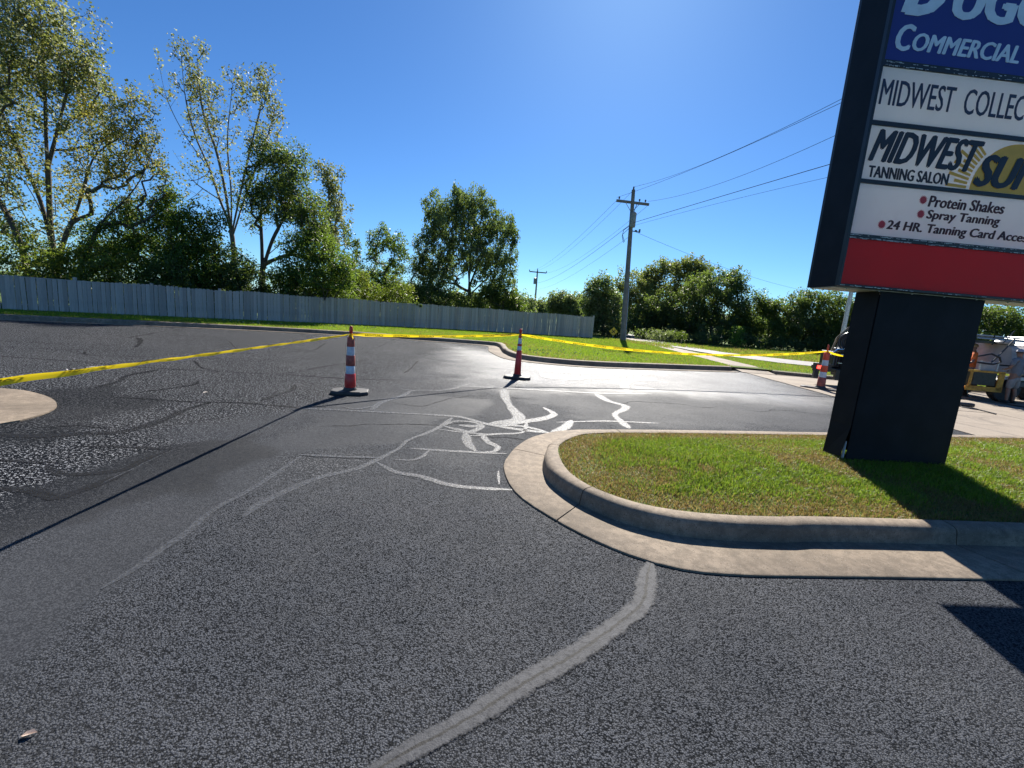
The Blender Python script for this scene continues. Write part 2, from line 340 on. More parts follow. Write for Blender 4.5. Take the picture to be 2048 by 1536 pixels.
for i, (p, wd) in enumerate([([(-40, 603), (300, 625), (600, 650), (760, 665), (1100, 685), (1500, 705), (2048, 735), (2300, 742)], .06), ([(0, 555), (500, 570), (900, 570)], .05),
    ([(480, 575), (520, 600), (900, 610)], .05), ([(1100, 620), (1400, 622), (1700, 640)], .04), ([(780, 500), (800, 520), (770, 555)], .12), ([(730, 500), (950, 460)], .06),
    ([(0, 520), (400, 537)], .05), ([(1100, 630), (1150, 670), (1250, 692)], .05), ([(1600, 705), (1900, 655), (2100, 625)], .045), ([(1850, 530), (1780, 570), (1600, 582)], .05),
    ([(600, 480), (800, 505), (1000, 512), (1400, 520)], .04), ([(1200, 540), (1500, 550), (1850, 590)], .04), ([(900, 480), (1300, 500), (1700, 500)], .04),
    ([(2140, 560), (2240, 510), (2330, 470)], .04), ([(2050, 590), (2300, 600)], .03), ([(1300, 520), (1340, 560), (1320, 600)], .035), ([(2380, 630), (2330, 680), (2300, 700)], .05)]):
    seal(q2(p), wd*.8, M['seal_dark'], z=.003+.0007*(i % 7))

rr = random.Random(21)
for k, (x, y, a, L) in enumerate([(-2.4, 5.2, .2, 2.6), (-.6, 5.6, -.5, 1.8), (-5., 4.4, .5, 2.), (1.6, 8.2, .1, 3.), (4.6, 8.6, .3, 3.), (-1.9, 6.9, .1, 3.2), (-5.5, 7.4, .3, 3.)]):
    P = [Vector((x, y, 0))]; h_ = a
    while len(P) < L/.09: h_ += rr.gauss(0, .33); h_ = a+(h_-a)*.85; P.append(P[-1]+Vector((math.cos(h_), math.sin(h_), 0))*.09)
    v = []; f = []
    for i, p in enumerate(P):
        t = (P[min(i+1, len(P)-1)]-P[max(i-1, 0)]).normalized(); n = Vector((-t.y, t.x, 0)); wd = .0035*(.4+rr.random())*min(1, .2+min(i, len(P)-1-i)*.2)*(1+.12*y)
        v += [p+n*wd+Vector((0, 0, .0025)), p-n*wd+Vector((0, 0, .0025))]
        if i: b = (i-1)*2; f.append((b, b+1, b+3, b+2))
    pydata('crack', v, f, M['crack'], lot)

# ---------------------------------------------------------------- kerbs
def kerb(name, rails, cuts, label=None, zt=.15, step=.12):
    G, Fa, B = rails; n = len(G)
    res = []
    for r in (G, Fa, B):                                     # same parameter on the three rails
        P = [Vector((*p, 0)) for p in r]; P = [2*P[0]-P[1]]+P+[2*P[-1]-P[-2]]; o = []
        for i in range(1, len(P)-2):
            k = max(2, int((Vector(Fa[i])-Vector(Fa[i-1])).length/step)) if False else max(2, int(math.dist(G[i-1], G[i])/step))
            a, b, c, d = P[i-1:i+3]
            for q in range(k):
                t = q/k; o.append(.5*((2*b)+(c-a)*t+(2*a-5*b+4*c-d)*t*t+(3*b-a-3*c+d)*t**3))
        o.append(P[-2]); res.append(o)
    G, Fa, B = res; N = len(G)
    s = [0.]
    for i in range(1, N): s.append(s[-1]+(Fa[i]-Fa[i-1]).length)
    root = bpy.data.objects.new(name, None); COL.objects.link(root); tag(root, kind='structure'); 
    def ring(i, t=0.):
        g, f, b = (r[i]*(1-t)+r[min(i+1, N-1)]*t for r in (G, Fa, B))
        n_ = (b-f); w_ = n_.length; n_ = n_/max(w_, 1e-6); h = zt if zt > 0 else .02
        z = lambda p, q: Vector((p.x, p.y, q))
        jig = .004*math.sin(i*1.7)+.003*math.sin(i*.61)
        return [z(g, -.04), z(g, .013), z(g*.98+f*.02, .018), z(f, .010), z(f+n_*.006, .03), z(f+n_*(.014+jig*.5), h*.62), z(f+n_*(.022+jig*.5), h*.82), z(f+n_*(.045+jig*.5), h*.95), z(f+n_*.08, h), z(f+n_*(w_*.6+.045), h+.004), z(b, h-.003), z(b, -.03)]
    def idx_of(L):
        for i in range(N-1):
            if s[i+1] >= L: return i, (L-s[i])/max(1e-6, s[i+1]-s[i])
        return N-2, 1.
    edges = [0.]+[c for c in cuts if c < s[-1]]+[s[-1]]
    for a, b in zip(edges[:-1], edges[1:]):
        a += .005 if a > 0 else 0; b -= .005
        i0, t0 = idx_of(a); i1, t1 = idx_of(b); rings = [ring(i0, t0)]+[ring(i) for i in range(i0+1, i1+1)]+[ring(i1, t1)]
        v = [p for r_ in rings for p in r_]; K = 12
        f = [(r_*K+k, r_*K+k+1, (r_+1)*K+k+1, (r_+1)*K+k) for r_ in range(len(rings)-1) for k in range(K-1)]
        f += [tuple(range(K)), tuple((len(rings)-1)*K+k for k in range(K))[::-1]]
        o = pydata('kerb_section', v, f, M['concrete'], root, True); o.data.set_sharp_from_angle(angle=R(50))
    return root, B
IG = [(12, 3.7), (3.71, 2.88), (2.19, 2.72), (1.62, 2.66), (1.22, 2.67), (.9, 2.80), (.6, 3.04), (.37, 3.3), (.17, 3.58), (.05, 3.88), (-.02, 4.35), (.03, 4.7), (.13, 5.08), (.36, 5.55), (.86, 5.98), (1.9, 6.28), (4.65, 6.9), (12, 8.6)]
IF = [(12, 4.19), (3.57, 3.335), (2.15, 3.15), (1.64, 3.11), (1.30, 3.135), (1.01, 3.24), (.77, 3.43), (.61, 3.62), (.47, 3.87), (.40, 4.1), (.385, 4.4), (.41, 4.64), (.47, 4.9), (.66, 5.25), (1.03, 5.6), (1.95, 5.9), (4.65, 6.55), (12, 8.25)]
IB = [(12, 4.35), (3.55, 3.49), (2.15, 3.31), (1.66, 3.27), (1.35, 3.29), (1.08, 3.37), (.86, 3.52), (.73, 3.67), (.62, 3.9), (.57, 4.12), (.55, 4.42), (.56, 4.65), (.61, 4.85), (.76, 5.12), (1.05, 5.4), (2.0, 5.70), (4.7, 6.35), (12, 8.05)]
ik, IBs = kerb('island_kerb', (IG, IF, IB), [5.4, 8.35, 11.55, 12.85, 14.3, 17.3, 20.3])
island_poly = [(p.x, p.y) for p in IBs]
izf = lambda X, Y: .135 + .09*smooth01(seg_dist(X, Y, island_poly, False), 0, 1.4)
isl = fill('island_turf', island_poly, izf, .16, M['soil']); tag(isl, kind='structure')
# kerb along the back of the lot and round its corner to the drive
BG = [(-40, 2.4), (-25, 10.1), (-16.9, 14.15), (-11.1, 17.1), (-7.1, 18.5), (-3.6, 18.93), (-1.6, 19.05), (-1.15, 18.6), (-1.05, 17.6), (-.9, 16.3), (-.2, 14.35), (1.2, 13.85), (2.8, 13.95), (5.6, 15.0), (8.3, 16.1)]
BF = [(x-.1, y+.35) if x < -2 else (x, y) for x, y in BG]
BF[6:] = [(-1.2, 19.45), (-.72, 18.9), (-.55, 17.6), (-.38, 16.3), (.12, 14.85), (1.2, 14.3), (2.75, 14.38), (5.45, 15.38), (8.15, 16.42)]
BB = [(x-.08, y+.2) if x < -2 else (x+.1, y+.2) for x, y in BF]
BB[6:] = [(-1.0, 19.62), (-.5, 19.0), (-.34, 17.65), (-.18, 16.35), (.3, 15.0), (1.25, 14.5), (2.68, 14.58), (5.4, 15.58), (8.1, 16.62)]
bk, BBs = kerb('back_kerb', (BG, BF, BB), [8+3.1*k for k in range(19)], zt=.16)
WG = [(9.75, 16.15), (11.0, 15.9), (14, 15.6), (40, 13.5)]; WF = [(x, y+.3) for x, y in WG]; WB = [(x, y+.48) for x, y in WG]
wk, WBs = kerb('street_kerb', (WG, WF, WB), [3.2*k for k in range(1, 10)], zt=.13, step=.4)

lawn_poly = [(-300, -140), (-40.2, 3.0)] + [(p.x, p.y) for p in BBs[1:]] + [(8.4, 16.75), (9.7, 16.75)] + [(p.x, p.y) for p in WBs] + [(42, 10), (300, -10), (600, 400), (0, 700), (-600, 400)]
lzf = lambda X, Y: .13 + .05*(vnoise(X, Y, .2, 5)-.5)*smooth01(seg_dist(X, Y, [(p.x, p.y) for p in BBs]+[(8.4, 16.7), (9.7, 16.7)]+[(p.x, p.y) for p in WBs]), .3, 2.)
lawn = fill('lawn', lawn_poly, lzf, 30, M['soil']); tag(lawn, kind='structure')
base = pydata('ground', [(-1500, -1500, -.2), (1500, -1500, -.2), (1500, 1500, -.2), (-1500, 1500, -.2)], [(0, 1, 2, 3)], M['soil']); tag(base, kind='structure')
# concrete drive: slabs with recessed joints
drive = bpy.data.objects.new('driveway', None); COL.objects.link(drive); tag(drive, kind='structure')
def slab(poly, zt, parent, name='slab', mat=None, zb=-.1):
    n = len(poly); zs = zt if isinstance(zt, (list, tuple)) else [zt]*n
    v = [(x, y, z) for (x, y), z in zip(poly, zs)]+[(x, y, zb) for x, y in poly]
    return pydata(name, v, [tuple(range(n)), tuple(range(n, 2*n))[::-1]]+[(i, i+n, (i+1) % n+n, (i+1) % n) for i in range(n)], mat or M['slab'], parent)
g = .006
for i in range(9):
    for j in range(3):
        x0 = 8.52+i*3.5; y0 = 7.72+j*3.05-.25*0; x1 = x0+3.5; y1 = y0+3.05
        cut = lambda x, y: (x+g if x in (x0,) else x-g, y)
        lo = max(y0, 0)
        fy = lambda x: 16.1-.08*(x-9.7) if x > 9.7 else 16.12
        ya, yb = (y1 if j < 2 else fy(x0)), (y1 if j < 2 else fy(x1))
        bl = lambda x: y0 if j else max(7.72, 7.85+.225*(x-8.5)*1.0)
        p = [(x0+g, bl(x0)+g), (x1-g, bl(x1)+g), (x1-g, yb-g), (x0+g, ya-g)]
        if p[0][1] < p[3][1]-.2 and p[1][1] < p[2][1]-.2: slab(p, .012+.003*((i*7+j*5) % 3), drive)
        elif p[0][1] < p[3][1]-.2: slab([p[0], (x0+1.5, p[3][1]), p[3]], .013, drive)
side = bpy.data.objects.new('sidewalk', None); COL.objects.link(side); tag(side, kind='structure')
for k in range(14):
    y0 = 16.14+k*1.5; a = .02+min(1, k/1.)*.135; b = .02+min(1, (k+1)/1.)*.135
    slab([(8.42, y0+g), (9.66-.03*k*.5, y0+g), (9.66-.03*(k+1)*.5, y0+1.5-g), (8.42, y0+1.5-g)], [a, a, b, b], side)
road = bpy.data.objects.new('road', None); COL.objects.link(road); tag(road, kind='structure')
rd = [(9.9, 25.1), (10.5, 22.9), (12.3, 20.6), (16, 18.9), (60, 14.2), (60, 17.6), (19, 21.6), (14.6, 23.4), (12, 25.4), (11.2, 30), (11.4, 60), (9.6, 60), (9.4, 30)]
pydata('road_surface', [(x, y, .165) for x, y in rd], [tuple(range(len(rd)))], concrete_material('road_concrete', (.27, .26, .25), (.36, .35, .34), .2), road)
# rounded concrete gutter tip reaching in from the left edge
pp = [at(*q) for q in [(0, 778), (50, 783), (95, 795), (113, 808), (108, 820), (80, 832), (40, 843), (0, 850)]]
pl = [(-9.5, 5.6)]+[(p.x, p.y) for p in catmull(pp, .1)]+[(-6.5, 4.1), (-9.5, 3.6)]
gp = slab(pl, .016, None, 'gutter_apron', M['concrete']); tag(gp, kind='structure')

# ---------------------------------------------------------------- pylon sign
M['black'] = simple('black_cladding', (.010, .011, .014), .6, var=.3, scale=3, bumpd=.001, spec=.18)
M['black_gloss'] = simple('black_retainer', (.012, .012, .014), .4, var=.3, scale=9)
M['steel'] = simple('galvanised_steel', (.35, .36, .37), .45, .7, .25, 12, .0005)
M['pale_metal'] = simple('worn_aluminium', (.5, .5, .48), .5, .3, .3, 14)
def panel_mat(name, col, gloss=.35, trans=.25):
    m = NT(name); n = m.noise(1.5, 4); s = m.noise(9, 5, .7)
    c = m.mix(m.math('MULTIPLY', m.ramp(n, [(.3, 0.), (.75, 1.)]), .18), col, tuple(x*.72 for x in col))
    c = m.mix(m.math('MULTIPLY', m.ramp(s, [(.55, 0.), (.75, 1.)]), .12), c, tuple(x*.6+.02 for x in col))
    m.set(Base_Color=c, Roughness=gloss, Specular_IOR_Level=.4)
    t = m.n('ShaderNodeBsdfTranslucent'); m.put(t, 'Color', c); x = m.n('ShaderNodeMixShader')
    m.put(x, 0, trans); m.put(x, 1, m.b.outputs[0]); m.put(x, 2, t.outputs[0]); m.put(m.out, 'Surface', x.outputs[0]); return m.m
M['p_white'] = panel_mat('white_acrylic', (.88, .88, .87), .35, .5); M['p_blue'] = panel_mat('blue_acrylic', (.06, .085, .36), .35, .4); M['p_red'] = panel_mat('red_acrylic', (.72, .038, .036), .5, .44)
M['ink'] = simple('dark_lettering', (.015, .018, .03), .5); M['ink_navy'] = simple('navy_lettering', (.02, .03, .07), .5); M['ink_brown'] = simple('maroon_lettering', (.05, .012, .018), .5)
M['ink_white'] = simple('white_lettering', (.62, .70, .80), .45, var=.12); M['ink_red'] = simple('red_print', (.55, .03, .04), .5); M['ink_yellow'] = simple('golden_print', (.86, .42, .05), .5, var=.12)
SY = R(4); far = atY(1615, 575, 5.12); SB = far + Vector((math.sin(SY), -math.cos(SY), 0))*.42
sign = thing('pylon_sign', 'tall black pylon sign with blue, white and red tenant panels standing on the grass island', 'sign', (SB.x, SB.y, 0), SY)
CW, CD, CZ0, CZ1 = 3.3, .42, 2.111, 6.2
for (c_, d_) in (((.012, CD/2, (CZ0+CZ1)/2), (.024, CD-.05, CZ1-CZ0)), ((CW-.012, CD/2, (CZ0+CZ1)/2), (.024, CD-.05, CZ1-CZ0)), ((CW/2, CD/2, CZ0+.012), (CW-.05, CD-.05, .024)), ((CW/2, CD/2, CZ1-.012), (CW-.05, CD-.05, .024))):
    MB().box(c_, d_).build('cabinet_wall', M['black'], sign)
M['liner'] = simple('white_liner', (.8, .8, .8), .6)
for (c_, d_) in (((.030, CD/2, (CZ0+CZ1)/2), (.006, CD-.08, CZ1-CZ0-.06)), ((CW-.030, CD/2, (CZ0+CZ1)/2), (.006, CD-.08, CZ1-CZ0-.06)), ((CW/2, CD/2, CZ0+.030), (CW-.09, CD-.08, .006)), ((CW/2, CD/2, CZ1-.030), (CW-.09, CD-.08, .006))):
    MB().box(c_, d_).build('liner', M['liner'], sign)
mb = MB().box((CW/2, CD/2+.02, CZ0-.006), (CW-.04, CD-.07, .008))
for k in range(9): mb.lathe([(.008, -.008), (.008, 0)], 8, (.15+k*.37, .05, CZ0-.011)); mb.lathe([(.008, -.008), (.008, 0)], 8, (.15+k*.37, CD-.05, CZ0-.011))
mb.build('bottom_pan', M['pale_metal'], sign)
def frame_bar(x0, x1, z0, z1, y0=-.012, y1=.03, name='retainer'): return MB().box(((x0+x1)/2, (y0+y1)/2, (z0+z1)/2), (x1-x0, y1-y0, z1-z0)).build(name, M['black_gloss'], sign, bevel=.003)
frame_bar(0, .028, CZ0, CZ1, -.016); frame_bar(CW-.028, CW, CZ0, CZ1, -.016); frame_bar(.029, CW-.029, CZ0, 2.138, -.014); frame_bar(.029, CW-.029, CZ1-.03, CZ1, -.014)
rows = [(2.140, 2.590, 'p_red'), (2.638, 3.118, 'p_white'), (3.160, 3.655, 'p_white'), (3.700, 4.175, 'p_white'), (4.235, 6.165, 'p_blue')]
for (a, b, m_), (c, d, _) in zip(rows[:-1], rows[1:]): frame_bar(.029, CW-.029, b+.001, c-.001, -.010)
for a, b, m_ in rows: MB().box((CW/2, CD-.008, (a+b)/2), (CW-.06, .008, b-a)).build('panel', M[m_], sign)
for a, b, c_, d_ in [(0, .029, CZ0, CZ1), (CW-.029, CW, CZ0, CZ1)]+[(.030, CW-.030, z0_, z1_) for z0_, z1_ in ((CZ0, 2.138), (2.591, 2.637), (3.119, 3.159), (3.656, 3.699), (4.176, 4.234), (CZ1-.03, CZ1))]: frame_bar(a, b, c_, d_, CD-.03, CD+.012)
pan = [MB().box((CW/2, .005, (a+b)/2), (CW-.06, .008, b-a)).build('panel', M[m_], sign) for a, b, m_ in rows]
# chipped paint where the bars meet the panels
mb = MB(); rr = random.Random(3)
for z0, n_, x1 in ((2.612, 240, 3.2), (4.20, 120, 3.2), (2.120, 60, 3.2)):
    for k in range(n_):
        x = .04+rr.random()**1.3*x1*.97; w_ = rr.random()**2*.05+.004; h_ = .002+rr.random()*.006
        mb.box((x, -.0112-.004*(z0 < 2.2), z0+(rr.choice((-.018, .016, .012, -.014)) if z0 > 2.2 else rr.uniform(-.006, .006))+rr.uniform(-.003, .003)), (w_, .002, h_))
fl = mb.build('chipped_paint', M['pale_metal'], sign); tag(fl, kind='stuff')
def text_mesh(body, offset=0., shear=0., res=3):
    cu = bpy.data.curves.new('text', 'FONT'); cu.body = body; cu.offset = offset; cu.shear = shear; cu.resolution_u = res; cu.extrude = .004; cu.space_character = 1.0+offset*3
    ob = bpy.data.objects.new('text', cu); COL.objects.link(ob); bpy.context.view_layer.update()
    me = bpy.data.meshes.new_from_object(ob.evaluated_get(bpy.context.evaluated_depsgraph_get())); bpy.data.objects.remove(ob); return me
def lettering(body, box, mat, parent, offset=.0, shear=0., y=-.001, th=.0022, name='lettering'):
    bold = offset; me = text_mesh(body, 0., shear); n = len(me.vertices); co = np.zeros(n*3, np.float32); me.vertices.foreach_get('co', co); co = co.reshape(-1, 3)
    mn = co.min(0); mx = co.max(0); u0, u1, z0, z1 = box[:4]; s = (co-mn)/(mx-mn)
    drop = box[4] if len(box) > 4 else 0.
    V = np.stack([u0+s[:, 0]*(u1-u0), y-s[:, 2]*th, z0+s[:, 1]*(z1-z0)-drop*s[:, 0]], 1).astype(np.float32)
    k_ = bold*(z1-z0)*3.0; V[:, 0] = u0+(V[:, 0]-u0)*(1-k_/(u1-u0)); fc = [tuple(p.vertices) for p in me.polygons]; VV = []; FF = []
    for j, (du, dz, dy) in enumerate([(0, 0, 0), (.5, .22, -.0003), (1, 0, -.0006), (.5, -.22, -.0009)]) if bold else [(0, (0, 0, 0))]:
        q = V.copy(); q[:, 0] += du*k_; q[:, 2] += dz*k_; q[:, 1] += dy; VV.append(q); FF += [tuple(i+j*n for i in f_) for f_ in fc]
    me = bpy.data.meshes.new(name); me.from_pydata(np.concatenate(VV).tolist(), [], FF); me.materials.clear(); me.materials.append(mat); me.update()
    me.name = name; return link(name, me, None, parent)
lettering('D', (.105, .56, 4.645, 5.12), M['ink_white'], pan[4], .055, .28); lettering('UGG', (.60, 1.62, 4.655, 5.0), M['ink_white'], pan[4], .05, .18)
lettering('C', (.108, .292, 4.325, 4.55), M['ink_white'], pan[4], .035, .25); lettering('OMMERCIAL', (.282, 1.40, 4.338, 4.49), M['ink_white'], pan[4], .035, .22)
lettering('MIDWEST  COLLECT', (.062, 1.70, 3.842, 4.07), M['ink_navy'], pan[3], .006, 0)
lettering('MIDWEST', (.062, 1.25, 3.330, 3.625, .01), M['ink'], pan[2], .03, .42, y=-.0052)
lettering('SUN', (1.215, 1.98, 3.205, 3.50), M['ink'], pan[2], .045, .34, y=-.0052)
lettering('TANNING SALON', (.094, .955, 3.182, 3.288), M['ink'], pan[2], .03, 0)
lettering('Protein Shakes', (.795, 1.632, 2.962, 3.068), M['ink_brown'], pan[1], .03, .12); lettering('Spray Tanning', (.805, 1.618, 2.822, 2.932), M['ink_brown'], pan[1], .03, .12)
lettering('24 HR. Tanning Card Access', (.402, 2.02, 2.684, 2.796), M['ink_brown'], pan[1], .03, .12)
# half sun with rays on the third panel
cxs, czs, rs = 1.665, 3.162, .47; v = [(cxs, -.0018, czs)]+[(cxs+rs*math.cos(math.pi*k/60), -.0018, min(3.653, czs+rs*math.sin(math.pi*k/60))) for k in range(61)]
pydata('sun_disc_print', v, [(0, k+1, k+2) for k in range(60)], M['ink_yellow'], pan[2])
mb = MB()
for k in range(41):
    a = math.pi*(k+.5)/41; L = (.20, .13)[k % 2]*1.15; r0, r1 = rs+.035, rs+.035+L; wd = .0155
    q = [(r0, -wd*.8), (r1, -wd), (r1, wd), (r0, wd*.8)]; pts = [(cxs+r*math.cos(a)-t*math.sin(a), -.0018, czs+r*math.sin(a)+t*math.cos(a)) for r, t in q]
    if max(p[2] for p in pts) < 3.654 and min(p[2] for p in pts) > 3.161: pydata('sun_ray_print', pts, [(0, 1, 2, 3)], M['ink_yellow'], pan[2])

for u, z in ((.735, 3.020), (.742, 2.884), (.350, 2.748)):
    v = [(u, -.002, z)]+[(u+r*math.cos(a), -.002, z+r*math.sin(a)) for k in range(32) for r, a in (((.046, .031)[k % 2], math.pi*k/16),)]
    pydata('bullet_print', v, [(0, k+1, (k+1) % 32+1) for k in range(32)], M['ink_red'], pan[1])
# pedestal cladding: four sheets round a steel post, the left one sprung open at its foot
def sheet(p, name='cladding_sheet', mat='black', th=.006):
    v = [Vector(q) for q in p]; n_ = (v[1]-v[0]).cross(v[3]-v[0]).normalized()*th; return pydata(name, v+[q+n_ for q in v], [(0, 1, 2, 3), (7, 6, 5, 4), (0, 4, 5, 1), (1, 5, 6, 2), (2, 6, 7, 3), (3, 7, 4, 0)], M[mat], sign)
px0, px1, py0, py1, pz0, pz1 = .545, 1.752, .062, .36, .242, 2.098
sheet([(px0, py0, pz0), (px1, py0, pz0), (px1-.01, py0, pz1), (px0+.005, py0, pz1)])
sheet([(px1+.006, py0+.01, pz0+.01), (px1+.006, py1, pz0+.02), (px1-.004, py1, pz1), (px1-.004, py0+.01, pz1)])
sheet([(px1, py1+.008, pz0+.02), (px0, py1+.008, pz0+.02), (px0, py1+.008, pz1), (px1, py1+.008, pz1)])
zb = .62
pydata('cladding_sheet', [(px0-.03, py1, pz0-.02), (px0-.055, py0+.02, pz0+.03), (px0-.008, py0+.004, zb), (px0-.006, py0+.004, pz1), (px0-.006, py1, pz1), (px0-.006, py1, zb),
        (px0-.024, py1, pz0-.02), (px0-.049, py0+.02, pz0+.03), (px0-.002, py0+.004, zb), (px0-.000, py0+.004, pz1), (px0, py1, pz1), (px0, py1, zb)],
       [(0, 5, 2, 1), (5, 4, 3, 2), (6, 7, 8, 11), (11, 8, 9, 10), (0, 1, 7, 6), (1, 2, 8, 7), (2, 3, 9, 8)], M['black'], sign)
MB().box((px0-.010, py0+.03, .345), (.006, .03, .2)).build('gap_light_strip', M['ink_white'], sign)  # pale strip added behind the gap, standing for daylight seen through it
MB().box(((px0+px1)/2-.03, .20, 1.1), (.16, .16, 2.0)).build('steel_post', M['steel'], sign)
MB().box(((px0+px1)/2-.03, .20, .18), (.30, .26, .05)).build('base_plate', M['concrete'], sign)
for k in range(5): MB().box((px0+.0+k*.3, py0-.003, 1.2), (.004, .003, 1.84)).build('seam', M['black_gloss'], sign) if 0 < k < 4 else None

# ---------------------------------------------------------------- traffic channelizers
M['orange'] = simple('orange_plastic', (.62, .075, .03), .38, var=.14, scale=5); M['orange_dull'] = simple('scuffed_orange_sheeting', (.30, .07, .05), .5, var=.35, scale=22)
M['refl'] = simple('white_reflective_sheeting', (.52, .60, .68), .3, var=.15, scale=30); M['rubber'] = simple('black_rubber', (.035, .033, .032), .6, var=.35, scale=9, bumpd=.002)
M['red_plastic'] = simple('faded_red_plastic', (.55, .03, .03), .32, var=.15, scale=5)
def channelizer(label, loc, rz, H, secs, base, hr, body='orange', neck_z=.86):
    t = thing('traffic_channelizer', label, 'traffic cone', loc, rz, 'channelizers carrying the caution tape')
    bx, by, bh = base; c = .28*min(bx, by)
    oc = [(-bx/2+c, -by/2), (bx/2-c, -by/2), (bx/2, -by/2+c*.7), (bx/2, by/2-c*.7), (bx/2-c, by/2), (-bx/2+c, by/2), (-bx/2, by/2-c*.7), (-bx/2, -by/2+c*.7)]
    v = []; K = 8
    for s_, z in ((1, .003), (1.01, bh*.5), (.965, bh*.9), (.93, bh), (.5, bh*1.05)): v += [(x*s_, y*s_, z) for x, y in oc]
    f = [(r_*K+k, r_*K+(k+1) % K, (r_+1)*K+(k+1) % K, (r_+1)*K+k) for r_ in range(4) for k in range(K)]+[tuple(range(K))[::-1], tuple(4*K+k for k in range(K))]
    pydata('rubber_base', v, f, M['rubber'], t)
    mb = MB().lathe([(secs[0][2]*1.32, bh), (secs[0][2]*1.28, bh+.02), (secs[0][2]*1.06, bh+.05), (secs[0][2]*1.02, bh+.06)], 24); mb.build('collar', M['rubber'], t, True)
    z0 = bh+.04
    for i, (z1, m_, r0, r1) in enumerate(secs):
        e = .004 if i % 2 == 0 else -.001
        mb = MB().lathe([(r0+e, z0), (r0+e+.002, z0+.004), (r1+e+.001, z1-.006), (r1+e-.002, z1-.002), (r1*.9, z1)], 28)
        mb.build('reflective_band' if m_ == 'refl' else 'tube_section', M[m_], t, True); z0 = z1-.002
    mb = MB().lathe([(hr*1.15, z0), (hr*.72, z0+.03), (hr*.72, z0+.07), (hr*.95, z0+.09), (hr, z0+.12), (hr*.98, H-.035), (hr*.8, H-.012), (hr*.35, H)], 20)
    mb.build('grab_handle', M['red_plastic' if body != 'orange' else 'orange'], t, True)
    return t
c1, c2, c3 = at(700, 787), at(1034, 757), at(1640, 779)
channelizer('channelizer on an angular black rubber base nearest the camera, with dull scuffed bands', c1, R(14), 1.14,
    [(.345, 'red_plastic', .085, .078), (.48, 'refl', .074, .071), (.655, 'orange_dull', .070, .066), (.80, 'refl', .063, .060), (.955, 'orange_dull', .057, .052)], (.60, .40, .065), .030, 'red')
channelizer('slim red cone with two white bands near its top, before the kerb corner', c2, R(-3), 1.19,
    [(.68, 'red_plastic', .080, .056), (.785, 'refl', .052, .050), (.835, 'red_plastic', .049, .047), (.98, 'refl', .045, .040), (1.03, 'red_plastic', .038, .030)], (.64, .40, .065), .036, 'red')
channelizer('bright orange and white channelizer beside the concrete drive, left of the sign post', c3, R(-38), 1.33,
    [(.37, 'orange_dull', .105, .096), (.53, 'refl', .090, .087), (.72, 'orange', .086, .082), (.88, 'refl', .080, .077), (1.10, 'orange', .076, .070)], (1.0, .36, .06), .026)

# ---------------------------------------------------------------- caution tape
def tape_mat():
    m = NT('yellow_tape'); n = m.noise(9, 3); c = m.mix(n, (.80, .58, .01), (.90, .70, .03)); m.set(Base_Color=c, Roughness=.22, Specular_IOR_Level=.6)
    t = m.n('ShaderNodeBsdfTranslucent'); m.put(t, 'Color', (.95, .72, .02, 1)); x = m.n('ShaderNodeMixShader'); m.put(x, 0, .45); m.put(x, 1, m.b.outputs[0]); m.put(x, 2, t.outputs[0])
    m.put(m.out, 'Surface', x.outputs[0]); return m.m
M['tape'] = tape_mat(); M['tape_ink'] = simple('black_tape_print', (.02, .018, .01), .4)
_cau = text_mesh('CAUTION', .03, 0, 2); _c = np.zeros(len(_cau.vertices)*3, np.float32); _cau.vertices.foreach_get('co', _c); _c = _c.reshape(-1, 3); _c = (_c-_c.min(0))/(_c.max(0)-_c.min(0))
_cf = [tuple(p.vertices) for p in _cau.polygons]
def tape(label, a, b, sag, tilt, width, letters, seed, twist=.35, group='runs of yellow caution tape'):
    a = Vector(a); b = Vector(b); L = (b-a).length; n = max(12, int(L/.06)); rr = random.Random(seed); ph = [rr.random()*6 for _ in range(4)]
    d = (b-a).normalized(); sidev = Vector((d.y, -d.x, 0)).normalized()
    if sidev.y > 0: sidev = -sidev
    def fr(t):
        p = a.lerp(b, t)+Vector((0, 0, -sag*4*t*(1-t)))
        an = tilt+twist*math.sin(t*L*1.3+ph[0])*.5+twist*.5*math.sin(t*L*3.1+ph[1]); e = min(1, t*L/.25, (1-t)*L/.25)
        wv = (Vector((0, 0, 1))*math.cos(an)+sidev*math.sin(an)); nv = (sidev*math.cos(an)-Vector((0, 0, 1))*math.sin(an)); w_ = width*(.3+.7*max(0, e))*(1+.12*math.sin(t*L*2.3+ph[2]))
        return p, wv, nv, w_
    v = []; f = []
    for i in range(n+1):
        p, wv, nv, w_ = fr(i/n)
        for k in (-.5, -.17, .17, .5): v.append(p+wv*w_*k+nv*(.004*math.sin(i*.9+k*7)+(.010*(abs(k) < .3))))
        if i: q = (i-1)*4; f += [(q+k, q+k+1, q+k+5, q+k+4) for k in range(3)]
    o = pydata('caution_tape', v, f, M['tape'], None, True); tag(o, label, 'tape', group)
    s = .25
    while letters and s < L-.5:
        LL = .34; vv = []
        for x, y, z in _c:
            p, wv, nv, w_ = fr((s+(1-x)*LL)/L); vv.append(p+wv*w_*(y-.5)*.62-Vector((0, 0, .0))+nv*(.013+.002*z))
        pydata('lettering', vv, _cf, M['tape_ink'], o); s += .55
    return o
T1, T2, T3 = c1+Vector((0, 0, 1.0)), c2+Vector((0, 0, 1.055)), c3+Vector((0, 0, 1.135))
tape('yellow caution tape running from the left edge to the nearest channelizer', (-2.62, 1.2, 1.045), T1, .012, -.95, .058, True, 1, .25)
tape('yellow caution tape stretched between the two red cones across the back of the lot', T1, T2, .035, .25, .055, True, 2)
tape('sagging yellow caution tape between the slim red cone and the orange channelizer by the drive', T2, T3, .27, .3, .06, True, 3)
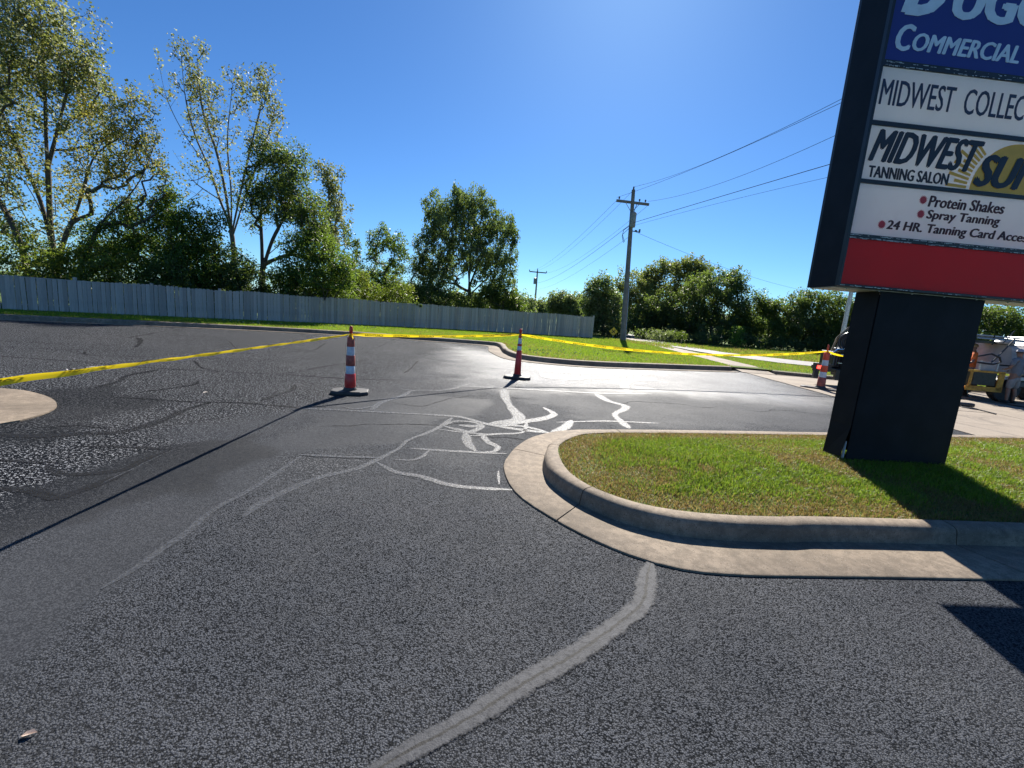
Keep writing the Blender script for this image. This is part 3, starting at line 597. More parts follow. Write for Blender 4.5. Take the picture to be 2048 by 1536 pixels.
tape('short loose end of yellow tape from the orange channelizer towards the sign post', T3, T3+Vector((.78, .35, -.12)), .02, .3, .06, False, 4)
for cc, nm in ((T1, 'nearest channelizer'), (T2, 'slim red cone'), (T3, 'orange channelizer')):
    mb = MB(); rr = random.Random(nm)
    for k in range(3): z = -.03+k*.018; mb.lathe([(.036-.003*k, z-.008), (.041-.003*k, z), (.037-.003*k, z+.008)], 14, cc)
    mb.add([cc+Vector((.03, -.03, 0)), cc+Vector((.06, -.05, -.06)), cc+Vector((.035, -.045, -.09)), cc+Vector((.02, -.03, -.02))], [(0, 1, 2, 3)])
    tag(mb.build('tape_knot', M['tape'], None, True), 'knot of yellow tape tied round the neck of the '+nm, 'tape knot', 'tape knots on the channelizers')

# ---------------------------------------------------------------- board fence
def wood(name, a, b):
    m = NT(name); co = m.n('ShaderNodeMapping'); m.put(co, 'Vector', m.coord()); co.inputs['Scale'].default_value = (18, 18, 1.3); vv = co.outputs[0]
    rn = m.n('ShaderNodeObjectInfo').outputs['Random']
    n = m.noise(3, 5, .65, vv); k = m.noise(2.2, 3); c = m.mix(m.ramp(n, [(.3, 0.), (.7, 1.)]), a, b)
    c = m.mix(m.math('MULTIPLY', rn, .5), c, tuple(x*.5 for x in a)); c = m.mix(m.ramp(k, [(.6, 0.), (.75, .5)]), c, tuple(x*.45 for x in a))
    kn = m.voro(5, 'F1'); c = m.mix(m.ramp(kn, [(.05, .8), (.10, 0.)]), c, (.04, .035, .035))
    m.set(Base_Color=c, Roughness=.85, Specular_IOR_Level=.3, Normal=m.bump(n, .5, .003)); return m.m
M['wood'] = wood('weathered_cedar', (.38, .335, .295), (.58, .515, .46))
fpts = [(-27, 13.0, 1.27), (-19.8, 16.86, 1.31), (-18.1, 18.1, 1.34), (-14.27, 20.4, 1.385), (-9.22, 24.3, 1.42), (-2.92, 28.0, 1.47), (5.21, 30.67, 1.49)]
fpts = [(x, y, h) for x, y, h in fpts]
fence = thing('board_fence', 'long weathered grey wooden board fence along the back of the lot', 'fence', (fpts[0][0], fpts[0][1], .1)); fo = Vector((fpts[0][0], fpts[0][1], .1))
path = catmull([(x, y, h) for x, y, h in fpts], .02); acc = 0; last = None; bw = .145; vars_ = []
for k in range(6):
    rr = random.Random(k); dg = .02+.012*rr.random(); h = 1.; w_ = bw*(.95-.02*rr.random())
    pf = [(-w_/2, 0), (w_/2, 0), (w_/2, h-dg), (w_/2-dg*.8, h), (-w_/2+dg*.8, h), (-w_/2, h-dg)]
    v = [(x, -.009, z) for x, z in pf]+[(x, .009, z) for x, z in pf]
    me = bpy.data.meshes.new('board'); me.from_pydata(v, [], [(0, 1, 2, 3, 4, 5), (11, 10, 9, 8, 7, 6)]+[(i, (i+1) % 6, (i+1) % 6+6, i+6)[::-1] for i in range(6)]); me.materials.append(M['wood']); vars_.append(me)
rr = random.Random(8); nb = 0; rail = []
prev = path[0]
for p in path[1:]:
    acc += math.dist(p[:2], prev[:2]); 
    if acc >= bw:
        acc -= bw; ang = math.atan2(p.y-prev.y, p.x-prev.x)
        if p.x > -24.5 and nb < 298:
            o = bpy.data.objects.new('board', rr.choice(vars_)); COL.objects.link(o); o.parent = fence; nb += 1
            o.location = (p.x-fo.x, p.y-fo.y, rr.uniform(-.012, .012)); o.scale = (1, 1, p.z+.02*math.sin(nb*.21)+rr.uniform(-.014, .014)); o.rotation_euler = (rr.uniform(-.012, .012), rr.uniform(-.008, .008), ang+rr.uniform(-.04, .04))
            rail.append(Vector((p.x-fo.x, p.y-fo.y, 0))+Vector((-math.sin(ang), math.cos(ang), 0))*.035)
    prev = p
for z in (.25, .8, 1.3): MB().tube([q+Vector((0, 0, z)) for q in rail[::8]]+[rail[-1]+Vector((0, 0, z))], .03, 4).build('rail', M['wood'], fence)
for q in rail[::17]: MB().box(q+Vector((-.03, .06, .72)), (.09, .09, 1.45)).build('post', M['wood'], fence)
MB().box(rail[-1]+Vector((.07, .03, .78)), (.1, .1, 1.6)).build('post', M['wood'], fence)

# ---------------------------------------------------------------- trees
def leaf_material(name, rough=.5, trans=.5, spec=.4, tcol=(.24, .34, .03), tmix=.5):
    m = NT(name); c = m.attr('tint', 'Color'); m.set(Base_Color=c, Roughness=rough, Specular_IOR_Level=spec)
    t = m.n('ShaderNodeBsdfTranslucent'); m.put(t, 'Color', m.mix(tmix, c, tcol)); x = m.n('ShaderNodeMixShader'); m.put(x, 0, trans); m.put(x, 1, m.b.outputs[0]); m.put(x, 2, t.outputs[0])
    m.put(m.out, 'Surface', x.outputs[0]); return m.m
M['leaf'] = leaf_material('green_leaf'); M['leaf_shiny'] = leaf_material('silvery_leaf', .55, .5, .4, (.28, .32, .05), .4)
M['bark'] = simple('grey_bark', (.10, .085, .072), .9, var=.4, scale=7, bumpd=.02, spec=.2); M['bark_pale'] = simple('pale_bark', (.17, .15, .13), .9, var=.35, scale=5, bumpd=.02, spec=.2)
PAL = dict(cotton=[(.10, .115, .04), (.15, .155, .07), (.06, .08, .02), (.30, .31, .22), (.18, .15, .03), (.07, .09, .025)], golden=[(.22, .18, .03), (.16, .16, .03), (.10, .13, .03), (.27, .20, .03), (.24, .25, .15)],
    dark=[(.03, .052, .02), (.042, .068, .024), (.058, .085, .032), (.036, .055, .028)], maple=[(.04, .08, .015), (.055, .10, .018), (.075, .125, .025), (.03, .06, .012)],
    under=[(.07, .10, .015), (.10, .12, .018), (.05, .08, .015), (.15, .14, .02), (.035, .055, .012)], willow=[(.06, .09, .04), (.085, .115, .05), (.12, .145, .075), (.045, .07, .03)],
    mid=[(.04, .07, .018), (.055, .09, .022), (.08, .11, .03), (.03, .05, .015)], haze=[(.09, .12, .05), (.11, .13, .06), (.13, .13, .07)], poplar=[(.11, .125, .045), (.15, .15, .06), (.08, .10, .035), (.17, .14, .05)],
    bright=[(.07, .14, .02), (.09, .17, .03), (.05, .10, .02)], pale=[(.13, .15, .08), (.16, .17, .10), (.09, .11, .05)])
def tubes(P0, P1, r0, r1, n):
    d = P1-P0; L = np.linalg.norm(d, axis=1, keepdims=True)+1e-9; d = d/L
    up = np.where(np.abs(d[:, 2:3]) > .9, np.array([[1., 0, 0]]), np.array([[0, 0, 1.]])); a = np.cross(d, up); a /= np.linalg.norm(a, axis=1, keepdims=True)+1e-9; b = np.cross(d, a)
    th = np.arange(n)*2*math.pi/n; ring = a[:, None]*np.cos(th)[None, :, None]+b[:, None]*np.sin(th)[None, :, None]
    P0 = P0-d*r0[:, None]*.25
    V = np.concatenate([P0[:, None]+ring*r0[:, None, None], P1[:, None]+ring*r1[:, None, None]], 1).reshape(-1, 3)
    k = np.arange(n); f = np.stack([k, (k+1) % n, n+(k+1) % n, n+k], 1); F = (np.arange(len(P0))[:, None, None]*2*n+f[None]).reshape(-1, 4); return V, F
def leaves(C, crad, per, size, pal, rg, stretch=1., droop=0., jit=1., elong=1.):
    n = len(C)*per; c = np.repeat(C, per, 0); cr = np.repeat(crad, per)
    u = rg.normal(size=(n, 3)); u /= np.linalg.norm(u, axis=1, keepdims=True)+1e-9; rad = rg.random(n)**.5
    p = c+u*(rad*cr)[:, None]*np.array([1, 1, stretch]); p[:, 2] -= droop*rg.random(n)*cr
    nrm = rg.normal(size=(n, 3))+np.array([0, 0, .35]); nrm /= np.linalg.norm(nrm, axis=1, keepdims=True)
    a = np.cross(nrm, rg.normal(size=(n, 3))); a /= np.linalg.norm(a, axis=1, keepdims=True)+1e-9
    if droop: a = a+np.array([0, 0, -1.2*min(1, droop)]); a /= np.linalg.norm(a, axis=1, keepdims=True); nrm = nrm-a*(a*nrm).sum(1)[:, None]; nrm /= np.linalg.norm(nrm, axis=1, keepdims=True)+1e-9
    b = np.cross(nrm, a); s = size*(.65+.7*rg.random(n))[:, None]
    bend = nrm*s*.18
    V = np.stack([p-a*s*.5*elong, p+b*s*.36+bend, p+a*s*.5*elong, p-b*s*.36+bend], 1).reshape(-1, 3); F = np.arange(n*4).reshape(-1, 4)
    pal = np.array(pal); cc = np.repeat(rg.integers(0, len(pal), len(C)), per); own = rg.random(n) < .45; cc = np.where(own, rg.integers(0, len(pal), n), cc)
    col = pal[cc]*1.45*(.8+.4*rg.random((n, 1)))*(np.repeat(.82+.36*rg.random(len(C)), per)[:, None]); return V, F, np.repeat(col, 4, 0)
def tree(name, label, Y, base_px, lobes, n_attr, per, size, pal, trunk_r=.18, cat='tree', group=None, stems=None, cr=(.3, .5), mat='leaf', bark='bark', seed=1, droop=0., stretch=1., elong=1., core=.0, depth=1., gz=.1, up=.5, curve=.25, minr=.012):
    if 29.4 <= Y < 33 and base_px[0] < 1060: k_ = 1.35; Y *= k_; size *= k_; cr = (cr[0]*k_, cr[1]*k_); trunk_r *= k_; minr *= k_
    elif Y < 29.4 and base_px[0] < 700: Y *= .93
    rg = np.random.default_rng(seed*7+3)
    base = atY(base_px[0], base_px[1], Y); base = np.array([base.x, Y, gz]); att = []
    wts = []
    LB = []
    for L in lobes:
        c = atY(L[0], L[1], Y); ex = atY(L[0]+L[2], L[1], Y); ey = atY(L[0], L[1]-L[3], Y); LB.append((np.array(c), abs(ex.x-c.x), abs(ey.z-c.z), L[4] if len(L) > 4 else 1.))
    vol = np.array([l[1]*l[2]*max(l[1], .6)*l[3] for l in LB]); vol = vol**.8; cnt = np.maximum(3, (n_attr*vol/vol.sum()).astype(int))
    for (c, rx, rz, _), k in zip(LB, cnt):
        u = rg.normal(size=(k, 3)); u /= np.linalg.norm(u, axis=1, keepdims=True); r = (core+(1-core)*rg.random(k))**(1/2.6)
        q = u*r[:, None]*np.array([rx, rx*depth, rz]); q += rg.normal(size=(k, 3))*.10*min(rx, rz); c2 = c.copy(); c2[1] += rg.uniform(-.3, .3)*rx; att.append(c2+q)
    A = np.concatenate(att); cc_ = np.mean([l[0] for l in LB], 0); tp = rg.random(len(A)) < .10; A[tp] = A[tp]+(A[tp]-cc_)*rg.uniform(.04, .16, (tp.sum(), 1)); A = A[A[:, 2] > gz+.25]
    nodes = [base]; par = [-1]
    def chain(start, pts):
        i = start
        for p in pts: nodes.append(np.array(p)); par.append(i); i = len(nodes)-1
        return i
    if stems:
        for st in stems:
            P = [atY(a, b, Y+(st_y if len(t_) > 2 else 0)) for t_ in st for a, b, st_y in [(t_[0], t_[1], t_[2] if len(t_) > 2 else 0)]]
            C_ = catmull([Vector(p) for p in P], .35); dd = [np.linalg.norm(np.array(C_[0])-q) for q in nodes]; chain(int(np.argmin(dd)), C_)
    else:
        cen = A.mean(0); top = base+(cen-base)*np.array([.75, .6, 1.]); mid = base+(top-base)*.5+np.array([rg.normal()*.15, 0, 0]); chain(0, catmull([Vector(base), Vector(mid), Vector(top)], .35)[1:])
    order = np.argsort(np.linalg.norm(A-np.array(nodes[len(nodes)//2 if not stems else 0]), axis=1)); N = np.array(nodes)
    tip = []
    for a in A[order]:
        d = a-N; L = np.linalg.norm(d, axis=1); cost = L*(1+1.3*np.clip(-d[:, 2]/(L+1e-6)+.45, 0, 1.2)); i = int(np.argmin(cost)); p = N[i]; L = L[i]; k = max(1, int(L/.45))
        pts = []; side = rg.normal(size=3)*curve*L*.35; upv = np.array([0, 0, up*L*.3])
        for q in range(1, k+1): t = q/k; pts.append(p+(a-p)*t+(side-upv*.6)*t*(1-t)*1.2)
        j = i
        for q in pts: nodes.append(q); par.append(j); j = len(nodes)-1
        N = np.concatenate([N, np.array(pts)]); tip.append(j)
    par = np.array(par); N = np.array(nodes); cntn = np.zeros(len(N)); cntn[tip] = 1
    for i in range(len(N)-1, 0, -1): cntn[par[i]] += cntn[i]
    cntn = np.maximum(cntn, .5); rad = minr*cntn**.5; rad = np.minimum(rad*(trunk_r/max(rad[0], trunk_r*.2)) if rad[0] > 0 else rad, trunk_r); rad = np.maximum(rad, minr*.55)
    e = np.arange(1, len(N)); r1 = rad[e]; r0 = np.minimum(rad[par[e]], r1*1.35)
    big = r1 > .035; Vs = []; Fs = []; o = 0
    for msk, nn in ((big, 7), (~big, 3)):
        if msk.any():
            V, F_ = tubes(N[par[e]][msk], N[e][msk], r0[msk], r1[msk], nn); Vs.append(V); Fs.append(F_+o); o += len(V)
    t = thing(name, label, cat, base, 0, group)
    V = np.concatenate(Vs)-base; npmesh('trunk', V, np.concatenate(Fs), 4, mat=M[bark], parent=t)
    crad = cr[0]+(cr[1]-cr[0])*rg.random(len(A))
    V, F_, col = leaves(A, crad, per, size, PAL[pal] if isinstance(pal, str) else pal, rg, stretch, droop, elong=elong)
    ok = V.reshape(-1, 4, 3)[:, :, 2].min(1) > gz; cen_ = V.reshape(-1, 4, 3).mean(1)
    if group == GL or 'undergrowth' in (group or ''): ok &= (cen_[:, 1] > np.interp(cen_[:, 0], [p[0] for p in fpts], [p[1] for p in fpts])+.25) | (cen_[:, 2] > 2.0) | (cen_[:, 0] > 5.2)
    V = V.reshape(-1, 4, 3)[ok].reshape(-1, 3); col = col.reshape(-1, 4, 3)[ok].reshape(-1, 3); F_ = np.arange(len(V)).reshape(-1, 4)
    npmesh('crown', V-base, F_, 4, col, mat=M[mat], parent=t); return t
def shrub(label, Y, px, py_top, rx, n, per, size, pal, seed, name='shrub', cat='shrub', group='shrubs and undergrowth', py_base=None, **kw):
    yb = py_base or 640; h = (yb-py_top)/2
    return tree(name, label, Y, (px, yb), [(px, py_top+h, rx, h)], n, per, size, pal, .05, cat, group, seed=seed, core=.1, **kw)
GL = 'trees growing behind the board fence'; GR = 'trees along the far side of the street'
tree('cottonwood_tree', 'tallest cottonwood at the far left, its silvery olive crown running out of the frame top', 25, (108, 545),
    [(90, 90, 95, 110), (130, 160, 80, 90), (30, 180, 80, 130), (170, 140, 45, 75), (60, 20, 80, 60), (-60, 120, 70, 150), (150, 260, 60, 60, .5), (40, 330, 60, 80, .5), (100, 380, 60, 70, .35), (-40, 330, 60, 90, .6), (20, 460, 60, 50, .35), (130, 470, 60, 40, .3)], 640, 40, .13, 'cotton', .17,
    stems=[[(108, 545), (106, 500), (100, 440), (97, 360), (92, 270), (90, 180), (85, 90), (80, 20)], [(106, 500), (80, 400), (40, 310), (10, 240), (-20, 150)], [(104, 470), (60, 380), (0, 300), (-60, 220)], [(97, 330), (120, 240), (140, 160), (150, 110)]], cr=(.32, .55), mat='leaf_shiny', seed=2, group=GL, depth=.8, stretch=1.25)
tree('cottonwood_tree', 'spreading half bare cottonwood limb tree with golden leaves, just right of the tallest one', 24, (116, 545),
    [(270, 240, 55, 55, .6), (225, 300, 50, 50, .5), (260, 300, 50, 60, .5), (190, 330, 55, 60, .5), (300, 300, 30, 50, .4), (200, 250, 40, 50, .5), (150, 390, 45, 60, .4), (270, 200, 30, 25, .4), (240, 370, 40, 50, .25)], 300, 26, .11, 'golden', .11,
    stems=[[(116, 545), (125, 490), (150, 430), (170, 370), (185, 320), (215, 290), (245, 270), (270, 225)], [(168, 375), (176, 320), (180, 270), (190, 230)], [(150, 430), (172, 350), (195, 300), (225, 255)]], cr=(.25, .42), mat='leaf_shiny', seed=3, group=GL, depth=.6)
tree('cottonwood_tree', 'thin leaning cottonwood with sparse yellow leaves in front of the green maple', 22.5, (160, 560),
    [(300, 300, 30, 50, .4), (240, 420, 40, 40, .4), (320, 370, 25, 50, .2), (300, 350, 40, 60, .3), (270, 400, 40, 40, .3)], 90, 12, .10, 'golden', .085,
    stems=[[(150, 560), (170, 520), (200, 450), (245, 405), (280, 360), (305, 300), (315, 260)], [(200, 450), (222, 410), (232, 350), (240, 300)]], cr=(.2, .4), mat='leaf_shiny', seed=4, group=GL, depth=.5)
tree('cottonwood_tree', 'cottonwood trunk leaning out of the left edge of the frame', 23, (55, 550), [(-30, 330, 50, 60, .6), (10, 420, 40, 50, .5), (-60, 250, 60, 60, .6)], 110, 18, .115, 'cotton', .13,
    stems=[[(55, 550), (42, 490), (15, 430), (-15, 380), (-45, 310)]], cr=(.25, .45), mat='leaf_shiny', seed=5, group=GL)
tree('cottonwood_tree', 'tall sparse cottonwood with fan of bare stems and tufted tips, left of the dark tree', 28, (472, 585),
    [(366, 100, 22, 36, .8), (402, 105, 14, 30, .6), (385, 165, 35, 42, .8), (415, 190, 30, 40, .6), (320, 130, 8, 30, .3), (335, 180, 22, 30, .4), (470, 150, 22, 28, .6), (530, 165, 28, 38, .8), (548, 215, 24, 42, .8), (500, 200, 30, 45, .6), (440, 250, 40, 50, .35), (520, 270, 35, 40, .6), (395, 260, 40, 50, .3), (440, 340, 50, 60, .15), (380, 350, 40, 60, .12)], 430, 13, .125, 'cotton', .13,
    stems=[[(472, 585), (468, 520), (462, 460), (440, 400), (420, 340), (390, 270), (372, 200), (362, 110)], [(462, 460), (450, 380), (432, 300), (405, 220), (395, 120)], [(463, 460), (462, 380), (455, 290), (462, 200), (470, 140)], [(464, 465), (480, 390), (500, 300), (520, 220), (532, 150)], [(466, 470), (495, 380), (530, 290), (550, 220)], [(420, 340), (370, 270), (335, 200), (318, 130)], [(440, 400), (385, 360), (345, 300)]], cr=(.22, .38), mat='leaf_shiny', bark='bark_pale', seed=6, group=GL, depth=.8, stretch=1.4, up=.9)
tree('hackberry_tree', 'dense dark green tree with rounded double crown beside the sparse cottonwood', 27.5, (525, 585),
    [(545, 330, 42, 45), (590, 345, 36, 55), (515, 370, 30, 50), (575, 410, 55, 50), (625, 430, 40, 60), (520, 300, 25, 25), (500, 430, 30, 40, .4), (640, 480, 35, 40, .7), (600, 480, 40, 40, .5), (545, 400, 40, 50, .6)], 470, 46, .11, 'dark', .17,
    stems=[[(525, 585), (524, 500), (522, 430), (530, 360), (540, 310)], [(525, 540), (545, 480), (575, 420), (590, 350)], [(524, 520), (570, 480), (620, 440)]], cr=(.3, .5), seed=7, group=GL)
tree('cottonwood_tree', 'slender silvery cottonwood showing above and right of the dark tree', 31, (665, 590), [(655, 360, 18, 35, .7), (640, 345, 14, 18, .5), (668, 400, 20, 40, .7), (685, 350, 7, 18, .3), (665, 460, 28, 50, .6), (690, 440, 12, 40, .3)], 140, 30, .15, 'cotton', .12,
    stems=[[(665, 590), (664, 500), (660, 430), (655, 340)], [(664, 480), (680, 400), (686, 345)]], cr=(.25, .42), mat='leaf_shiny', bark='bark_pale', seed=8, group=GL, stretch=1.3)
tree('maple_tree', 'bright green pointed maple under the bare cottonwood stems, between the two tall cottonwoods', 23.5, (330, 580),
    [(330, 385, 24, 45), (345, 430, 45, 40), (290, 450, 55, 45), (240, 480, 55, 40), (370, 470, 45, 50), (310, 510, 90, 50), (220, 520, 55, 40), (385, 530, 50, 45), (260, 430, 25, 25)], 520, 52, .105, 'maple', .12, cr=(.3, .48), seed=9, group=GL, depth=.7)
tree('elm_tree', 'loose dark green tree low between the maple and the dark tree', 24.5, (425, 590), [(420, 450, 35, 40), (400, 490, 35, 35), (440, 520, 50, 45), (480, 560, 40, 35), (380, 560, 40, 30)], 240, 40, .11, 'mid', .09, cr=(.26, .44), seed=10, group=GL)
tree('maple_tree', 'leafy mid green tree standing at the fence below the dark double crown', 26, (630, 600), [(620, 500, 45, 45), (660, 530, 45, 45), (590, 550, 45, 40), (640, 575, 60, 30), (690, 560, 30, 35)], 330, 46, .11, 'maple', .10, cr=(.28, .46), seed=12, group=GL)
tree('elm_tree', 'narrow spiky young tree right of the slender cottonwood', 30, (704, 600), [(703, 470, 11, 30), (705, 520, 24, 40), (690, 560, 28, 30), (715, 575, 22, 25)], 120, 34, .11, 'mid', .07, cr=(.2, .36), seed=13, group=GL, stretch=1.3)
tree('elm_tree', 'green tree with two lobed tops midway between the tall trees and the big feathery one', 31, (770, 608), [(762, 480, 26, 28), (790, 485, 24, 25), (748, 510, 20, 25), (800, 520, 22, 32), (770, 555, 42, 35), (735, 570, 30, 35), (790, 585, 40, 22)], 330, 40, .115, 'maple', .12, cr=(.26, .42), seed=14, group=GL)
tree('elm_tree', 'dark small tree touching the left side of the big feathery tree', 31.5, (845, 610), [(848, 495, 20, 25), (838, 530, 26, 35), (862, 550, 30, 40), (835, 585, 30, 28)], 220, 42, .11, 'dark', .10, cr=(.26, .42), seed=15, group=GL)
tree('willow_elm_tree', 'big feathery grey green tree with wide ragged crown near the right end of the fence', 32, (940, 618),
    [(870, 412, 26, 32), (912, 400, 24, 28), (925, 400, 35, 30), (965, 405, 30, 28), (895, 440, 40, 40), (950, 440, 50, 45), (1000, 445, 32, 35), (1018, 480, 22, 45), (880, 490, 32, 40), (940, 500, 55, 45), (990, 515, 40, 45), (1015, 540, 22, 40, .7), (890, 545, 35, 32, .7), (975, 570, 40, 30, .6), (1010, 585, 25, 20, .6), (862, 450, 20, 30), (868, 385, 8, 14, .5), (914, 378, 9, 16, .5), (962, 384, 10, 14, .5), (1030, 470, 8, 20, .6), (1028, 510, 10, 14, .5), (850, 430, 8, 16, .5), (846, 470, 8, 10, .5), (1022, 590, 12, 18, .6)], 1150, 30, .115, 'willow', .17,
    stems=[[(940, 618), (938, 560), (932, 520), (905, 470), (885, 420)], [(938, 570), (942, 500), (950, 440), (945, 400)], [(938, 575), (960, 520), (985, 470), (1000, 430)], [(936, 540), (915, 490), (912, 430)], [(939, 590), (980, 550), (1010, 510)]], cr=(.16, .36), droop=1.5, seed=16, group=GL, elong=1.25, up=.2)
tree('elm_tree', 'leggy tree with visible thin stems under the right half of the feathery crown', 30.5, (1000, 620), [(985, 590, 30, 22, .6), (1015, 600, 30, 20), (1005, 560, 25, 22, .4)], 110, 32, .11, 'mid', .06, cr=(.25, .4), seed=17, group=GL)
# undergrowth just beyond the fence: each bush its own plant
ug = [(20, 470, 75, 22, 'under', 'yellow green brush at the far left behind the fence'), (100, 500, 60, 22, 'under', 'yellow green brush round the foot of the tallest cottonwood'), (180, 505, 60, 22.5, 'under', 'gold tinted brush under the leaning trunk'), (255, 515, 55, 22, 'under', 'yellow green brush below the left side of the maple'),
    (345, 535, 55, 22.5, 'mid', 'dark brush below the maple crown'), (430, 545, 50, 24, 'under', 'brush with yellow leaves left of the sparse cottonwood trunk'), (500, 550, 45, 25, 'dark', 'dark brush at the foot of the double crowned tree'), (560, 555, 45, 26, 'mid', 'green brush right of the dark trunk'),
    (655, 560, 40, 27, 'maple', 'bright brush below the slender cottonwood'), (725, 560, 30, 28, 'under', 'yellowish sapling clump in the gap right of the young spiky tree'), (790, 575, 35, 29, 'under', 'brown green brush below the two lobed tree'), (850, 580, 35, 29.5, 'dark', 'dark brush below the small dark tree'),
    (905, 590, 35, 30, 'mid', 'brush left of the feathery tree trunk'), (975, 592, 30, 30.5, 'mid', 'brush right of the feathery tree trunk'), (1028, 600, 28, 31.5, 'maple', 'pale green bush at the right edge of the feathery tree')]
for i, (x, yt, rx, Y, pal, lab) in enumerate(ug): shrub(lab, Y, x, yt-18, rx*1.12, 160, 46, .105, pal, 30+i, name='undergrowth_bush', cat='bush', py_base=650+x*.02, cr=(.25, .42))
for pxs, lab in (([(822, 640, .22), (828, 648, .12), (815, 636, .12)], 'dark vine clump hanging on the face of the board fence'), ([(826, 611, .16), (834, 607, .14), (842, 612, .10)], 'smaller vine sprig creeping over the top of the board fence')):
    cs = []; cr_ = []
    for a_, b_, c_ in pxs: q_ = atY(a_, b_, np.interp(-5.4, [p[0] for p in fpts], [p[1] for p in fpts])-.12); cs.append(tuple(q_)); cr_.append(c_)
    rg2 = np.random.default_rng(len(lab)); V, F_, col = leaves(np.array(cs), np.array(cr_), 60, .09, PAL['dark'], rg2)
    V = np.array(V); V[:, 1] = cs[0][1]-.06+(V[:, 1]-cs[0][1])*.3; tag(npmesh('vine', V, F_, 4, col, mat=M['leaf']), lab, 'vine')
# trees across the street
tree('willow_tree', 'feathery dull green bushy tree left of the utility pole', 37, (1203, 690), [(1200, 580, 28, 26), (1185, 605, 26, 30), (1215, 610, 30, 35), (1200, 650, 38, 34), (1178, 640, 18, 28)], 330, 44, .15, 'willow', .12, cr=(.3, .5), seed=50, group=GR, stretch=1.4, elong=1.3)
tree('poplar_tree', 'yellowing poplar just behind the utility pole', 42, (1250, 690), [(1236, 570, 14, 28, .6), (1262, 575, 22, 32), (1245, 620, 30, 40), (1285, 600, 22, 40)], 240, 34, .16, 'poplar', .14, cr=(.35, .55), seed=51, group=GR)
tree('poplar_tree', 'tall yellow green poplar crown right of the utility pole', 44, (1320, 695), [(1300, 555, 26, 26), (1330, 540, 26, 22), (1320, 590, 40, 40), (1285, 570, 18, 24)], 300, 38, .17, 'poplar', .15, cr=(.35, .6), seed=52, group=GR)
tree('poplar_tree', 'highest yellow green crown of the far group with upright leafy tips', 44.5, (1385, 695), [(1372, 535, 22, 18), (1395, 540, 26, 22), (1380, 575, 40, 36), (1355, 545, 16, 18), (1384, 522, 5, 14, .3), (1400, 525, 6, 12, .3)], 280, 38, .17, 'poplar', .15, cr=(.32, .55), seed=53, group=GR)
tree('oak_tree', 'largest dark green rounded tree of the group beyond the street', 38, (1420, 700), [(1400, 585, 42, 38), (1440, 575, 40, 38), (1378, 620, 40, 45), (1450, 620, 45, 45), (1420, 660, 70, 40), (1350, 650, 40, 40), (1475, 660, 35, 38)], 640, 48, .15, 'dark', .2, cr=(.35, .6), seed=54, group=GR, core=.2)
tree('oak_tree', 'dark crown leaning out from the right shoulder of the largest tree', 38.5, (1468, 700), [(1474, 556, 20, 18), (1482, 575, 16, 18), (1462, 590, 22, 26), (1480, 620, 22, 25, .6)], 130, 40, .14, 'dark', .1, cr=(.3, .5), seed=55, group=GR)
tree('oak_tree', 'dark wide tree behind the utility pole, low to the ground', 39, (1300, 695), [(1290, 640, 40, 40), (1320, 625, 35, 40), (1260, 660, 35, 34)], 300, 42, .15, 'dark', .14, cr=(.35, .55), seed=56, group=GR, core=.2)
tree('hedge_tree', 'low grey green tree right of the largest dark one', 37, (1530, 705), [(1525, 610, 30, 26), (1550, 620, 26, 24), (1520, 650, 40, 40), (1560, 665, 40, 36)], 330, 44, .14, 'mid', .12, cr=(.32, .52), seed=57, group=GR)
tree('hedge_tree', 'wide dark tree in the middle of the low row behind the orange channelizer', 36, (1600, 710), [(1590, 610, 34, 26), (1620, 605, 30, 26), (1600, 650, 50, 42), (1640, 660, 40, 42)], 380, 44, .14, 'dark', .12, cr=(.32, .52), seed=58, group=GR)
tree('hedge_tree', 'olive topped tree at the right end of the low row, beside the sign cabinet', 35.5, (1670, 715), [(1655, 605, 26, 22), (1690, 620, 28, 26), (1670, 655, 50, 42), (1720, 650, 40, 44)], 360, 44, .14, 'mid', .12, cr=(.32, .52), seed=59, group=GR)
for i, (x, lab) in enumerate([(1790, 'leafy dark tree hidden for the most part behind the sign post'), (1880, 'dark tree behind the sign post with its right edge showing'), (1970, 'dark green tree right of the sign post, above the white truck'), (2050, 'olive green tree at the right edge of the frame'), (2140, 'dark tree just beyond the right edge of the frame')]):
    tree('hedge_tree', lab, 34, (x, 735), [(x-20, 625+i*4, 36, 28), (x+22, 632+i*4, 36, 28), (x, 680+i*3, 60, 45)], 300, 42, .14, ('dark', 'mid', 'dark', 'mid', 'dark')[i], .12, cr=(.32, .52), seed=60+i, group=GR)
shrub('pale grey green shrub in front of the dark trees, right of the utility pole', 33, 1318, 662, 26, 80, 40, .10, 'pale', 70, py_base=694, cr=(.2, .34)); shrub('second pale shrub, darker, at the foot of the largest tree', 33.5, 1350, 662, 22, 70, 40, .10, 'mid', 71, py_base=696, cr=(.2, .34))
shrub('small bright green sapling against the dark trees', 33, 1472, 652, 14, 50, 40, .10, 'bright', 72, name='sapling', cat='sapling', py_base=700, cr=(.18, .3))
for i, (x, rx, lab) in enumerate([(1230, 30, 'dark brush at the foot of the feathery bushy tree'), (1290, 35, 'dark brush behind the pale shrub'), (1400, 45, 'dark brush under the largest tree'), (1500, 35, 'brush under the low grey green tree'), (1565, 40, 'low brush left of the orange channelizer'), (1640, 40, 'low brush behind the orange channelizer')]):
    shrub(lab, 35, x, 660+(x-1230)*.05, rx, 120, 38, .13, 'dark', 75+i, name='undergrowth_bush', cat='bush', py_base=700+(x-1230)*.03, cr=(.28, .5))
